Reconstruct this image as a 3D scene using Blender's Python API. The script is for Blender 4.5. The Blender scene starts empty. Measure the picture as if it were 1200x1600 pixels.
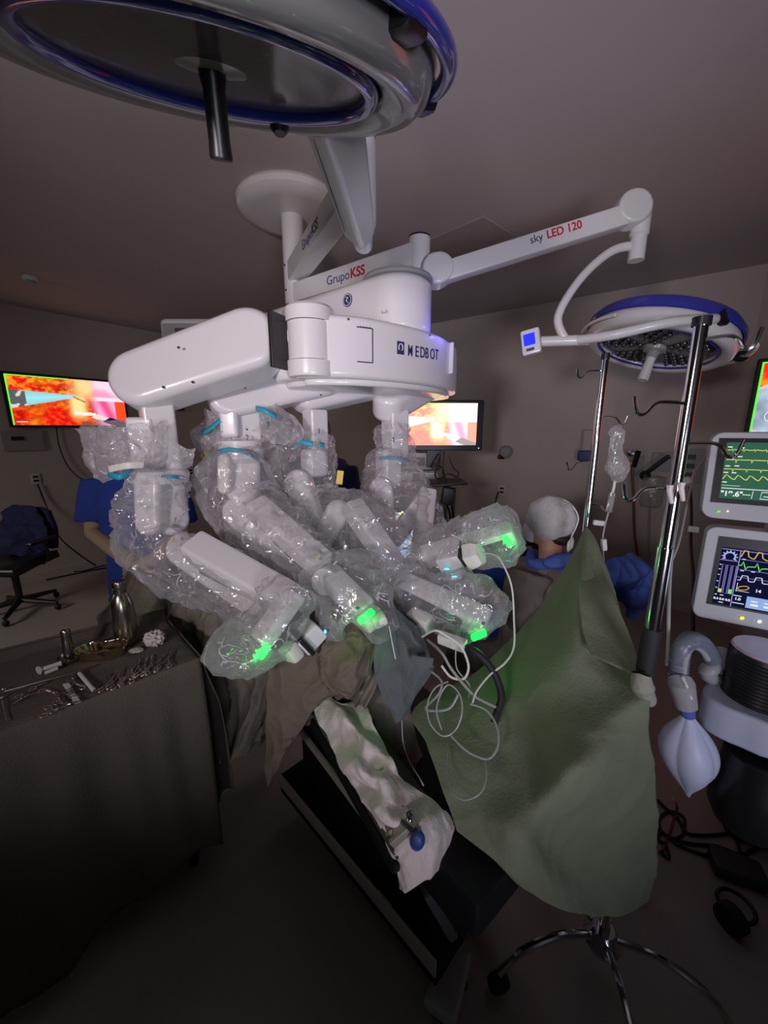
import bpy, bmesh, math, random
from math import sin, cos, pi, radians as R
from mathutils import Vector as V, Matrix as M, noise

# ------------------------------------------------------------------ camera, world, light
sc = bpy.context.scene
COL = sc.collection
TILT = R(12.2); CT, ST = cos(TILT), sin(TILT); F = 600.0; HCAM = 1.7
cd = bpy.data.cameras.new('camera'); cam = bpy.data.objects.new('camera', cd); COL.objects.link(cam)
cam.location = (0, 0, HCAM); cam.rotation_euler = (R(90) - TILT, 0, 0)
cd.sensor_fit = 'HORIZONTAL'; cd.sensor_width = 36; cd.lens = 18; cd.clip_start = 0.02
sc.camera = cam
sc.view_settings.view_transform = 'Standard'; sc.view_settings.look = 'None'
sc.view_settings.gamma = 1; sc.view_settings.use_curve_mapping = False
sc.view_settings.exposure = 0.0
sc.cycles.transparent_max_bounces = 32
w = bpy.data.worlds.new('world'); sc.world = w; w.use_nodes = True
w.node_tree.nodes['Background'].inputs[0].default_value = (0.9, 0.85, 1.0, 1)
w.node_tree.nodes['Background'].inputs[1].default_value = 0.006

def area(name, loc, target, size, power, color, spread=180, sy=None):
    l = bpy.data.lights.new(name, 'AREA'); l.shape = 'RECTANGLE'; l.size = size; l.size_y = sy or size
    l.energy = power; l.color = color; l.spread = R(spread)
    o = bpy.data.objects.new(name, l); COL.objects.link(o); o.location = loc
    o.rotation_euler = (V(target) - V(loc)).to_track_quat('-Z', 'Y').to_euler(); return o

area('rear_fill_left', (-0.95, -1.1, 1.88), (-0.1, 2.0, 2.12), 0.36, 8.6, (1.0, 0.87, 0.89), 82, 0.24)  # added fill behind the camera for the robot; no console stands there
area('rear_fill_right', (0.9, -2.0, 1.1), (0.2, 3.4, 2.5), 0.8, 8.5, (0.84, 0.82, 1.0), 66, 0.8)  # added fill aimed at far ceiling and back wall; no doorway built
area('side_fill', (-4.6, 0.6, 2.1), (-2.4, 3.6, 0.1), 0.7, 7, (1.0, 0.93, 0.88), 95, 1.2)  # added fill to lift the dark left floor; no door modelled

def lamp(name, loc, power, color, r=0.01):
    l = bpy.data.lights.new(name, 'POINT'); l.energy = power; l.color = color; l.shadow_soft_size = r
    o = bpy.data.objects.new(name, l); COL.objects.link(o); o.location = loc; return o

# ------------------------------------------------------------------ helpers
def G(px, py, Y):                     # a point of the room seen at (px,py), Y metres ahead
    cy = 800 - py; f = F * CT + cy * ST; u = cy * CT - F * ST
    return V(((px - 600) / f * Y, Y, HCAM + u / f * Y))
def GZ(px, py, z):
    cy = 800 - py; f = F * CT + cy * ST; u = cy * CT - F * ST
    Y = (z - HCAM) * f / u
    return V(((px - 600) / f * Y, Y, z))

def mat(name, col, rough=.5, metal=0, var=.06, scale=8, bump=0, bscale=60, emit=None, es=0, alpha=1, coat=0, spec=.5, sub=0, trans=0):
    m = bpy.data.materials.new(name); m.use_nodes = True; nt = m.node_tree; N = nt.nodes; L = nt.links
    b = N['Principled BSDF']
    tc = N.new('ShaderNodeTexCoord'); no = N.new('ShaderNodeTexNoise'); no.inputs['Scale'].default_value = scale
    no.inputs['Detail'].default_value = 4
    L.new(tc.outputs['Object'], no.inputs['Vector'])
    mx = N.new('ShaderNodeMix'); mx.data_type = 'RGBA'
    c = V(col); mx.inputs['A'].default_value = (*[max(0, x * (1 - var)) for x in c], 1)
    mx.inputs['B'].default_value = (*[min(1, x * (1 + var)) for x in c], 1)
    L.new(no.outputs['Fac'], mx.inputs['Factor']); L.new(mx.outputs['Result'], b.inputs['Base Color'])
    b.inputs['Roughness'].default_value = rough; b.inputs['Metallic'].default_value = metal
    b.inputs['Specular IOR Level'].default_value = spec
    if coat: b.inputs['Coat Weight'].default_value = coat
    if alpha < 1: b.inputs['Alpha'].default_value = alpha
    if trans: b.inputs['Transmission Weight'].default_value = trans
    if emit: b.inputs['Emission Color'].default_value = (*emit, 1); b.inputs['Emission Strength'].default_value = es
    if bump:
        n2 = N.new('ShaderNodeTexNoise'); n2.inputs['Scale'].default_value = bscale; n2.inputs['Detail'].default_value = 3
        L.new(tc.outputs['Object'], n2.inputs['Vector'])
        bp = N.new('ShaderNodeBump'); bp.inputs['Strength'].default_value = bump; bp.inputs['Distance'].default_value = .01
        L.new(n2.outputs['Fac'], bp.inputs['Height']); L.new(bp.outputs['Normal'], b.inputs['Normal'])
    return m

MT = dict(
    wall=mat('wall_paint', (.56, .50, .46), .75, var=.03, bump=.05, bscale=200),
    ceil=mat('ceiling_paint', (.50, .455, .45), .8, var=.02, scale=2),
    floor=mat('vinyl_floor', (.40, .35, .32), .38, var=.08, scale=3, bump=.02),
    white=mat('robot_white_enamel', (.74, .72, .74), .32, var=.02, coat=.2),
    white2=mat('boom_white_enamel', (.72, .71, .71), .3, var=.02, coat=.3),
    seam=mat('seam_dark', (.05, .05, .055), .5),
    black=mat('black_plastic', (.012, .012, .013), .35),
    rubber=mat('black_rubber', (.015, .015, .016), .7),
    grey=mat('grey_plastic', (.32, .33, .34), .45),
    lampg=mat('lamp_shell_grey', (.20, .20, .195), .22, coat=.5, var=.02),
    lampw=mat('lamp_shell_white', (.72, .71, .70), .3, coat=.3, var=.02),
    blue=mat('translucent_blue_plastic', (.035, .045, .36), .15, coat=.6, var=.05),
    chrome=mat('chrome_steel', (.75, .75, .76), .13, 1, var=.03),
    steel=mat('brushed_steel', (.62, .58, .50), .28, 1, var=.08, scale=40),
    steelb=mat('bottle_steel', (.40, .36, .31), .25, 1, var=.05),
    scrub=mat('navy_scrub_cloth', (.012, .040, .26), .85, var=.2, bump=.3, bscale=25),
    navy=mat('dark_navy_cloth', (.02, .024, .10), .85, var=.2),
    skin=mat('skin', (.50, .27, .17), .5, var=.08, scale=20),
    skin2=mat('sleeve_skin_beige', (.36, .25, .14), .7, var=.08, scale=20),
    hair=mat('dark_hair', (.02, .014, .01), .6, var=.3, scale=90),
    gown=mat('grey_olive_gown', (.20, .17, .145), .85, var=.12, bump=.4, bscale=18),
    green=mat('olive_green_sheet', (.165, .19, .12), .85, var=.10, bump=.25, bscale=120),
    olive=mat('khaki_drape', (.20, .18, .145), .88, var=.12, bump=.3, bscale=140),
    brown=mat('brown_drape', (.16, .125, .095), .88, var=.12, bump=.3, bscale=140),
    slate=mat('slate_cloth', (.115, .13, .14), .88, var=.1, bump=.3, bscale=140),
    tablec=mat('table_cloth_dark', (.14, .12, .098), .9, var=.15, bump=.35, bscale=140),
    wcloth=mat('white_cotton_cloth', (.66, .60, .57), .85, var=.05, bump=.3, bscale=90),
    bluecl=mat('blue_drape_cloth', (.03, .075, .42), .8, var=.12, bump=.3, bscale=30),
    bluen=mat('blue_nonwoven', (.07, .13, .46), .8, var=.12, bump=.3, bscale=30),
    tape=mat('cyan_tape', (.03, .38, .52), .4, var=.1),
    plastw=mat('off_white_plastic', (.72, .71, .66), .45, var=.03),
    bezel=mat('monitor_bezel_grey', (.42, .43, .44), .45, var=.03),
    deck=mat('machine_deck', (.50, .54, .66), .45, var=.04),
    cable=mat('cable_black', (.012, .012, .012), .45),
    tube=mat('clear_tube', (.62, .64, .62), .2, alpha=.55),
    mask=mat('mask_white', (.75, .75, .78), .8),
    red=mat('red_print', (.55, .02, .04), .5), navyp=mat('navy_print', (.03, .04, .14), .5),
    yellow=mat('yellow_label', (.75, .55, .1), .5),
    bedblk=mat('bed_vinyl_black', (.006, .006, .008), .6, spec=.25),
    bedgrn=mat('olive_gel_pad', (.055, .055, .035), .7),
    rail=mat('bed_rail_steel', (.36, .34, .29), .45, .35),
    glassd=mat('lamp_glass', (.10, .09, .09), .16, var=.4, scale=3, coat=.2, alpha=.72),
    paper=mat('white_paper', (.78, .77, .74), .7),
    bag=mat('breathing_bag_white', (.60, .66, .85), .45, var=.03),
    blueball=mat('blue_rubber_bulb', (.03, .06, .22), .45),
    wood=mat('brown_door', (.10, .07, .05), .6),
)
def emis(name, col, s):
    m = bpy.data.materials.new(name); m.use_nodes = True; nt = m.node_tree; nt.nodes.clear()
    o = nt.nodes.new('ShaderNodeOutputMaterial'); e = nt.nodes.new('ShaderNodeEmission')
    e.inputs[0].default_value = (*col, 1); e.inputs[1].default_value = s
    nt.links.new(e.outputs[0], o.inputs[0]); return m
def vcol_emis(name, s):
    m = emis(name, (1, 1, 1), s); nt = m.node_tree
    a = nt.nodes.new('ShaderNodeAttribute'); a.attribute_name = 'Col'
    nt.links.new(a.outputs['Color'], nt.nodes['Emission'].inputs[0]); return m
ME = dict(led=emis('green_led', (.01, 1, .06), 3.2), ledc=emis('green_led_core', (.35, 1, .45), 14), cyan=emis('cyan_led', (.1, .8, 1), 2.5),
          blue=emis('blue_display', (.02, .03, 1), 1.6), wht=emis('screen_white', (.9, .95, 1), .9),
          yel=emis('screen_yellow', (.8, .9, .15), .8), orng=emis('screen_orange', (1, .6, .12), .8),
          grn=emis('screen_green', (.25, 1, .15), .8), grnbg=emis('screen_greenbg', (.035, .12, .075), 1.0),
          dark=emis('screen_dark', (.005, .006, .03), 1), lil=emis('screen_lilac', (.4, .35, .8), .8),
          lbl=emis('screen_lightblue', (.35, .52, .95), .9), led_y=emis('button_yellow', (.9, .85, .05), 1.2),
          led_w=emis('button_white', (.9, .95, .9), 1), edge=emis('screen_edge_green', (.1, 1, .05), 1.3),
          violet=emis('violet_glow', (.25, .2, 1), 1.5), scr_s=vcol_emis('surgical_view_saturated', 1.0),  # violet: spare emission for the added corner glow
          scr_b=vcol_emis('surgical_view_bright', 2.1), scr_c=vcol_emis('console_view', 2.6))

def film(name, tint=(.93, .90, .95), dens=.30, bs=26, wr=.09):
    """crinkled clear polythene: mostly see-through, milky and glossy"""
    m = bpy.data.materials.new(name); m.use_nodes = True; nt = m.node_tree; N = nt.nodes; L = nt.links; N.clear()
    out = N.new('ShaderNodeOutputMaterial'); mix = N.new('ShaderNodeMixShader')
    tr = N.new('ShaderNodeBsdfTransparent'); pr = N.new('ShaderNodeBsdfPrincipled')
    pr.inputs['Base Color'].default_value = (*tint, 1); pr.inputs['Roughness'].default_value = wr
    pr.inputs['Specular IOR Level'].default_value = .9; pr.inputs['Coat Weight'].default_value = .5
    tc = N.new('ShaderNodeTexCoord'); vo = N.new('ShaderNodeTexVoronoi'); vo.feature = 'DISTANCE_TO_EDGE'
    vo.inputs['Scale'].default_value = bs * .5
    nz = N.new('ShaderNodeTexNoise'); nz.inputs['Scale'].default_value = bs * .45; nz.inputs['Detail'].default_value = 3; nz.inputs['Distortion'].default_value = 1.5
    L.new(tc.outputs['Object'], vo.inputs['Vector']); L.new(tc.outputs['Object'], nz.inputs['Vector'])
    ad = N.new('ShaderNodeMath'); ad.operation = 'ADD'; L.new(vo.outputs['Distance'], ad.inputs[0]); L.new(nz.outputs['Fac'], ad.inputs[1])
    bp = N.new('ShaderNodeBump'); bp.inputs['Strength'].default_value = .85; bp.inputs['Distance'].default_value = .02
    L.new(ad.outputs[0], bp.inputs['Height'])
    df = N.new('ShaderNodeBsdfDiffuse'); df.inputs['Color'].default_value = (*tint, 1); L.new(bp.outputs['Normal'], df.inputs['Normal'])
    tl = N.new('ShaderNodeBsdfTranslucent'); tl.inputs['Color'].default_value = (*tint, 1)
    m0 = N.new('ShaderNodeMixShader'); m0.inputs[0].default_value = .3; L.new(df.outputs[0], m0.inputs[1]); L.new(tl.outputs[0], m0.inputs[2])
    wn = N.new('ShaderNodeTexNoise'); wn.inputs['Scale'].default_value = 7; wn.inputs['Detail'].default_value = 2; L.new(tc.outputs['Object'], wn.inputs['Vector'])
    vm = N.new('ShaderNodeVectorMath'); vm.operation = 'MULTIPLY_ADD'; vm.inputs[1].default_value = (.22, .22, .22); L.new(wn.outputs['Color'], vm.inputs[0]); L.new(tc.outputs['Object'], vm.inputs[2])
    v2 = N.new('ShaderNodeTexVoronoi'); v2.feature = 'DISTANCE_TO_EDGE'; v2.inputs['Scale'].default_value = 15; L.new(vm.outputs['Vector'], v2.inputs['Vector'])
    cr = N.new('ShaderNodeMapRange'); cr.inputs['From Min'].default_value = .012; cr.inputs['From Max'].default_value = .045; cr.inputs['To Min'].default_value = 1; cr.inputs['To Max'].default_value = 0
    L.new(v2.outputs['Distance'], cr.inputs['Value'])
    n3 = N.new('ShaderNodeTexNoise'); n3.inputs['Scale'].default_value = 11; L.new(tc.outputs['Object'], n3.inputs['Vector'])
    c3 = N.new('ShaderNodeMapRange'); c3.inputs['From Min'].default_value = .50; c3.inputs['From Max'].default_value = .60; L.new(n3.outputs['Fac'], c3.inputs['Value'])
    cm = N.new('ShaderNodeMath'); cm.operation = 'MULTIPLY'; L.new(cr.outputs['Result'], cm.inputs[0]); L.new(c3.outputs['Result'], cm.inputs[1])
    cs = N.new('ShaderNodeMath'); cs.operation = 'MULTIPLY'; cs.inputs[1].default_value = .75; L.new(cm.outputs[0], cs.inputs[0])
    gl = N.new('ShaderNodeBsdfGlossy'); gl.inputs['Roughness'].default_value = wr; L.new(bp.outputs['Normal'], gl.inputs['Normal'])
    lw = N.new('ShaderNodeLayerWeight'); lw.inputs['Blend'].default_value = .35; L.new(bp.outputs['Normal'], lw.inputs['Normal'])
    mr = N.new('ShaderNodeMapRange'); mr.inputs['To Min'].default_value = dens; mr.inputs['To Max'].default_value = min(1, dens + .40)
    L.new(lw.outputs['Facing'], mr.inputs['Value'])
    mxx = N.new('ShaderNodeMath'); mxx.operation = 'MAXIMUM'; L.new(mr.outputs['Result'], mxx.inputs[0]); L.new(cs.outputs[0], mxx.inputs[1])
    L.new(mxx.outputs[0], mix.inputs[0]); L.new(tr.outputs[0], mix.inputs[1]); L.new(m0.outputs[0], mix.inputs[2])
    m2 = N.new('ShaderNodeMixShader'); r2 = N.new('ShaderNodeMapRange'); r2.inputs['To Min'].default_value = .07; r2.inputs['To Max'].default_value = .34
    L.new(lw.outputs['Fresnel'], r2.inputs['Value']); L.new(r2.outputs['Result'], m2.inputs[0]); L.new(mix.outputs[0], m2.inputs[1]); L.new(gl.outputs[0], m2.inputs[2])
    nt.nodes.remove(pr); L.new(m2.outputs[0], out.inputs[0]); return m
MT['film'] = film('clear_drape_film', dens=.12)
MT['film2'] = film('milky_drape_film', dens=.36, bs=34)
MT['ivbag'] = film('iv_bag_film', (.9, .9, .88), .16, 20)

OFF = {}
def tag(o, label=None, cat=None, group=None, kind=None):
    if label: o['label'] = label
    if cat: o['category'] = cat
    if group: o['group'] = group
    if kind: o['kind'] = kind
    return o
def thing(name, label, cat, loc, group=None):
    o = bpy.data.objects.new(name, None); COL.objects.link(o); o.location = loc; o.empty_display_size = .05
    OFF[o.name] = V(loc); return tag(o, label, cat, group)

class B:
    def __init__(s): s.v = []; s.f = []; s.flat = False
    def add(s, vs, fs):
        n = len(s.v); s.v += [V(v) for v in vs]; s.f += [tuple(i + n for i in f) for f in fs]; return s
    def box(s, c, size, rot=None, bev=0, seg=2):
        bm = bmesh.new(); bmesh.ops.create_cube(bm, size=1)
        for v in bm.verts: v.co = V((v.co.x * size[0], v.co.y * size[1], v.co.z * size[2]))
        if bev: bmesh.ops.bevel(bm, geom=bm.edges[:], offset=min(bev, min(size) * .49), segments=seg, profile=.5, affect='EDGES')
        m = M.Translation(V(c)) @ ((rot.to_4x4()) if rot else M.Identity(4))
        return s.bm(bm, m)
    def bm(s, bm, m=None):
        bm.verts.index_update(); n = len(s.v)
        for v in bm.verts: s.v.append((m @ v.co) if m else v.co.copy())
        for f in bm.faces: s.f.append(tuple(v.index + n for v in f.verts))
        bm.free(); return s
    def tube(s, pts, r, n=12, caps=True, closed=False, smooth=0):
        pts = [V(p) for p in pts]
        if smooth:
            rr = r if isinstance(r, (list, tuple)) else None
            pts, r = crv(pts, smooth, rr, closed) if rr else (crv(pts, smooth, None, closed)[0], r)
        k = len(pts); rs = r if isinstance(r, (list, tuple)) else [r] * k
        t0 = (pts[1] - pts[0]).normalized(); a = t0.orthogonal().normalized(); vs = []
        for i, p in enumerate(pts):
            if closed: t = pts[(i + 1) % k] - pts[i - 1]
            else: t = pts[min(i + 1, k - 1)] - pts[max(i - 1, 0)]
            t = t.normalized() if t.length > 1e-9 else t0
            a = (a - t * a.dot(t)); a = a.normalized() if a.length > 1e-6 else t.orthogonal().normalized(); b = t.cross(a)
            for j in range(n):
                q = 2 * pi * j / n; vs.append(p + (a * cos(q) + b * sin(q)) * rs[i])
        fs = []
        for i in range(k if closed else k - 1):
            i2 = (i + 1) % k
            for j in range(n):
                j2 = (j + 1) % n; fs.append((i * n + j, i * n + j2, i2 * n + j2, i2 * n + j))
        if caps and not closed: fs += [tuple(range(n))[::-1], tuple((k - 1) * n + j for j in range(n))]
        return s.add(vs, fs)
    def lathe(s, prof, o, ax=(0, 0, 1), n=32, arc=None):
        ax = V(ax).normalized(); a = ax.orthogonal().normalized(); b = ax.cross(a); o = V(o); vs = []; fs = []
        for r, z in prof:
            for j in range(n):
                q = 2 * pi * j / n; vs.append(o + ax * z + (a * cos(q) + b * sin(q)) * max(r, 1e-5))
        for i in range(len(prof) - 1):
            for j in range(n):
                j2 = (j + 1) % n; fs.append((i * n + j, i * n + j2, (i + 1) * n + j2, (i + 1) * n + j))
        return s.add(vs, fs)
    def ball(s, c, rad, rot=None, u=20, v=12):
        bm = bmesh.new(); bmesh.ops.create_uvsphere(bm, u_segments=u, v_segments=v, radius=1)
        if not isinstance(rad, (tuple, list)): rad = (rad,) * 3
        m = M.Translation(V(c)) @ (rot.to_4x4() if rot else M.Identity(4)) @ M.Diagonal((*rad, 1))
        return s.bm(bm, m)
    def cone(s, p0, p1, r0, r1, n=16): return s.tube([p0, p1], [r0, r1], n)
    def prism(s, pts, ext, bev=0, seg=2):
        """planar polygon (3d pts) swept by vector ext"""
        bm = bmesh.new(); a = [bm.verts.new(V(p)) for p in pts]; b = [bm.verts.new(V(p) + V(ext)) for p in pts]
        k = len(pts); bm.faces.new(a[::-1]); bm.faces.new(b)
        for i in range(k): bm.faces.new((a[i], a[(i + 1) % k], b[(i + 1) % k], b[i]))
        bmesh.ops.recalc_face_normals(bm, faces=bm.faces[:])
        if bev:
            caps = [f for f in bm.faces if len(f.verts) == k and (k != 4 or True)][:2]
            es = set(e for f in caps for e in f.edges)
            bmesh.ops.bevel(bm, geom=list(es), offset=bev, segments=seg, profile=.5, affect='EDGES')
        return s.bm(bm)
    def stadium(s, p0, p1, r0, r1, th, nrm, bev=.02, n=14):
        p0, p1 = V(p0), V(p1); d = (p1 - p0).normalized(); nn = V(nrm); nn = (nn - d * nn.dot(d)).normalized(); u = nn.cross(d)
        pts = [p0 + (-d * cos(q) + u * sin(q)) * r0 for q in [(-pi / 2 + pi * i / n) for i in range(n + 1)]]
        pts += [p1 + (d * cos(q) - u * sin(q)) * r1 for q in [(-pi / 2 + pi * i / n) for i in range(n + 1)]]
        return s.prism([p - nn * th / 2 for p in pts], nn * th, bev, 3)
    def beam(s, p0, p1, w_, h_, up=(0, 0, 1), bev=.008):
        p0, p1 = V(p0), V(p1); x = (p1 - p0); L = x.length; x.normalize(); u = V(up); u = (u - x * u.dot(x)).normalized(); y = u.cross(x)
        return s.box((p0 + p1) / 2, (L, w_, h_), M((x, y, u)).transposed(), bev)
    def grid(s, fn, nu, nv, th=0):
        vs = [V(fn(i / nu, j / nv)) for i in range(nu + 1) for j in range(nv + 1)]
        fs = [(i * (nv + 1) + j, (i + 1) * (nv + 1) + j, (i + 1) * (nv + 1) + j + 1, i * (nv + 1) + j + 1) for i in range(nu) for j in range(nv)]
        return s.add(vs, fs)
    def build(s, name, m, parent=None, sharp=35, label=None, cat=None, group=None, kind=None, solid=0, remesh=0, sm=0, disp=None, off=None):
        if parent is not None: o0 = OFF[parent.name]
        elif kind == 'structure': o0 = V((0, 0, 0))
        else:
            xs = [v.x for v in s.v]; ys = [v.y for v in s.v]; zs = [v.z for v in s.v]
            o0 = V(((min(xs) + max(xs)) / 2, (min(ys) + max(ys)) / 2, min(zs)))
        me = bpy.data.meshes.new(name); me.from_pydata([v - o0 for v in s.v], [], s.f)
        bm = bmesh.new(); bm.from_mesh(me); bmesh.ops.recalc_face_normals(bm, faces=bm.faces[:]); bm.to_mesh(me); bm.free()
        me.update()
        me.materials.append(MT[m] if isinstance(m, str) and m in MT else (ME[m] if isinstance(m, str) else m))
        o = bpy.data.objects.new(name, me); COL.objects.link(o)
        if sharp > 0:
            me.polygons.foreach_set('use_smooth', [True] * len(me.polygons)); me.set_sharp_from_angle(angle=R(sharp))
        if parent is not None: o.parent = parent
        else: o.location = o0
        OFF[o.name] = o0
        if solid:
            md = o.modifiers.new('thickness', 'SOLIDIFY'); md.thickness = solid; md.offset = 0
        elif not remesh and sharp > 0 and len(me.polygons) < 4000:
            md = o.modifiers.new('normals', 'WEIGHTED_NORMAL'); md.keep_sharp = True
        if remesh:
            md = o.modifiers.new('remesh', 'REMESH'); md.mode = 'VOXEL'; md.voxel_size = remesh; md.use_smooth_shade = True
            if sm: m2 = o.modifiers.new('smooth', 'SMOOTH'); m2.iterations = sm; m2.factor = .5
        if disp:
            tx = bpy.data.textures.new(name + '_wrinkle', 'CLOUDS'); tx.noise_scale = disp[1]; tx.noise_depth = 3
            md = o.modifiers.new('wrinkle', 'DISPLACE'); md.texture = tx; md.strength = disp[0]; md.mid_level = .5
        return tag(o, label, cat, group, kind)

def crv(pts, k, rs=None, closed=False):
    """Catmull-Rom through pts"""
    out = []; ro = []; n = len(pts)
    for i in range(n if closed else n - 1):
        g = lambda j: pts[j % n] if closed else pts[max(0, min(n - 1, j))]
        p0, p1, p2, p3 = g(i - 1), g(i), g(i + 1), g(i + 2)
        for a in range(k):
            t = a / k
            out.append(.5 * ((2 * p1) + (p2 - p0) * t + (2 * p0 - 5 * p1 + 4 * p2 - p3) * t * t + (3 * p1 - p0 - 3 * p2 + p3) * t ** 3))
            if rs:
                r2 = rs[(i + 1) % n]; t2 = t * t * (3 - 2 * t); ro.append(rs[i] * (1 - t2) + r2 * t2)
    if not closed: out.append(pts[-1]); rs and ro.append(rs[-1])
    return out, ro
def cr1(vals, t):
    n = len(vals) - 1; x = min(max(t, 0), 1) * n; i = min(int(x), n - 1); t = x - i
    p0, p1, p2, p3 = vals[max(i - 1, 0)], vals[i], vals[i + 1], vals[min(i + 2, n)]
    return .5 * ((2 * p1) + (p2 - p0) * t + (2 * p0 - 5 * p1 + 4 * p2 - p3) * t * t + (3 * p1 - p0 - 3 * p2 + p3) * t ** 3)
def sheet(b, rows, nu=60, nv=60, amp=.012, fr=5, seed=0, fold=0, ffr=6):
    """cloth through a net of control points, with wrinkles"""
    rows = [[V(p) for p in r] for r in rows]
    def fn(u, v):
        p = cr1([cr1(r, v) for r in rows], u)
        q = p * fr + V((seed * 7.3, 0, 0))
        d = noise.noise_vector(q) * amp + noise.noise_vector(q * 2.7) * amp * .4
        rg = 1 - 2 * abs(noise.noise(q * 1.25 + V((3, seed, 1)))); rg2 = 1 - 2 * abs(noise.noise(q * 3.1 + V((1, 5, seed))))
        d += V((0, -1, .35)) * amp * (.9 * rg * abs(rg) + .45 * rg2 * abs(rg2))
        if fold:
            k = 1 - abs(noise.noise(V((v * ffr, u * 1.0, seed)))) * 2
            d += V((0, -1, .1)) * fold * k * abs(k)
        return p + d
    return b.grid(fn, nu, nv)
def text(txt, size, o, x, y, m, parent, name='lettering', bold=0, ext=.0006, align='LEFT', shear=0, label=None, sx=1):
    c = bpy.data.curves.new(name, 'FONT'); c.body = txt; c.size = size; c.extrude = ext; c.offset = bold; c.align_x = align; c.shear = shear
    t = bpy.data.objects.new('t', c); COL.objects.link(t); bpy.context.view_layer.update()
    me = bpy.data.meshes.new_from_object(t); bpy.data.objects.remove(t)
    x = V(x).normalized(); y = V(y); y = (y - x * y.dot(x)).normalized(); z = x.cross(y)
    o0 = OFF[parent.name]
    me.transform(M.Diagonal((sx, 1, 1, 1)))
    me.transform(M.Translation(V(o) - o0) @ M((x, y, z)).transposed().to_4x4())
    me.materials.clear(); me.materials.append(MT.get(m) or ME.get(m))
    ob = bpy.data.objects.new(name, me); COL.objects.link(ob); ob.parent = parent; OFF[ob.name] = o0
    if label: ob['label'] = label
    return ob

# ------------------------------------------------------------------ the room
C0 = V((-1.98, 6.90, 0)); D1 = V((.809, -.588, 0)).normalized(); D2 = V((-.588, -.809, 0)).normalized()
CH = 2.95; C1 = C0 + D1 * 6.12; D3 = V((.30, -.954, 0)).normalized()
NL = V((.809, -.588, 0)); NB = V((-.588, -.809, 0))     # inward normals of left and back wall
def wall(name, a, b, out, mt='wall'):
    bb = B(); th = V(out) * .12
    bb.prism([a, b, b + V((0, 0, CH)), a + V((0, 0, CH))], th); return bb.build(name, mt, kind='structure', sharp=0)
wall('wall_left', C0, C0 + D2 * 9.2, -NL)
wall('wall_back', C0, C1, -NB)
wall('wall_right', C1, C1 + D3 * 6.2, V((.954, .3, 0)))
B().box((-.9, 2.3, -.05), (12.5, 10.5, .1)).build('floor', 'floor', kind='structure', sharp=0)
B().box((-.9, 2.3, CH + .05), (12.5, 10.5, .1)).build('ceiling', 'ceil', kind='structure', sharp=0)
for nm, a, b, nn in (('baseboard_left', C0, C0 + D2 * 9.2, NL), ('baseboard_back', C0, C1, NB)):
    B().prism([a, b, b + nn * .015, a + nn * .015], (0, 0, .09)).build(nm, 'wall', kind='structure', sharp=0)
# inspection hatch in the ceiling
q = [GZ(622, 372, CH - .001), GZ(756, 336, CH - .001), GZ(804, 366, CH - .001), GZ(700, 404, CH - .001)]
q[0] = q[1] + (q[3] - q[2])
B().prism([p - V((0, 0, .012)) for p in q], (0, 0, .012)).build('trim_1', mat('hatch_paint', (.40, .36, .355), .75), kind='structure', sharp=0)
p = GZ(47, 433, CH)
t = thing('smoke_detector', 'small round white smoke detector on the ceiling at the left', 'smoke detector', p)
B().lathe([(0, 0), (.055, 0), (.055, -.02), (.045, -.03), (0, -.03)], p).build('base', 'white', t)
B().lathe([(.03, -.03), (.034, -.035), (.032, -.05), (.02, -.056), (0, -.056)], p).build('sensor_head', 'grey', t)

# ------------------------------------------------------------------ ceiling boom
fl = GZ(452, 308, CH); PX, PY_ = -.525, 2.5
t = thing('ceiling_boom', 'white ceiling column with round flange and two lettered swivel arms carrying the surgical lamps', 'ceiling boom', (PX, PY_, CH))
B().lathe([(0, 0), (.29, 0), (.30, -.015), (.295, -.04), (.27, -.062), (.22, -.07), (0, -.07)], (PX, PY_, CH), n=48).build('ceiling_flange', 'white2', t)
B().lathe([(0, -.05), (.062, -.05), (.062, -.52), (.06, -.53), (0, -.53)], (PX, PY_, CH), n=28).build('pole', 'white2', t)
B().lathe([(.0, -.52), (.052, -.52), (.052, -.555), (0, -.56)], (PX, PY_, CH), n=28).build('bottom_cap', 'black', t)
for zz, dx in ((2.62, 0), (2.49, .01)):
    B().ball((PX - .045, PY_ - .045, zz), .006).build('screw', 'seam', t)
za = 2.59; EA = G(566, 268, 1.60); EA.z = za + .0
def horiz_arm(p0, p1, hh, nm):
    return B().beam(p0, p1, .10, hh, bev=.012).build(nm, 'white2', t)
a0 = V((PX, PY_, za)); ea = V((EA.x, EA.y, za))
arm = horiz_arm(a0, ea, .11, 'swivel_arm')
zb = 2.475; b0 = V((PX, PY_, zb)); EBp = G(655, 388, 1.98); eb = V((EBp.x, EBp.y, zb))
armb = horiz_arm(b0, eb, .105, 'swivel_arm')
for e, z0, z1 in ((ea, za - .16, za + .11), (eb, zb - .105, zb + .085)):
    B().lathe([(0, z0), (.048, z0), (.05, z0 + .01), (.05, z1 - .01), (0, z1 - .01)], (e.x, e.y, 0), n=28).build('elbow_hub', 'white2', t)
    B().lathe([(0, z1 - .012), (.05, z1 - .012), (.049, z1 - .002), (0, z1)], (e.x, e.y, 0), n=28).build('hub_cap', 'black', t)
def face_text(p0, p1, pos, off, size, txts, up=V((0, 0, 1)), side=None, name='lettering'):
    x = (p1 - p0).normalized(); nrm = x.cross(up).normalized() if side is None else side
    if nrm.y > 0: nrm = -nrm
    if nrm.cross(up).dot(x) > 0: pass
    xd = up.cross(nrm); o = p0 + (p1 - p0) * pos + nrm * off - up * size * .36
    for s, m, b, adv, sz in txts:
        text(s, size * sz, o, xd, up, m, t, name, b); o = o + xd * adv * size
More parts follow.
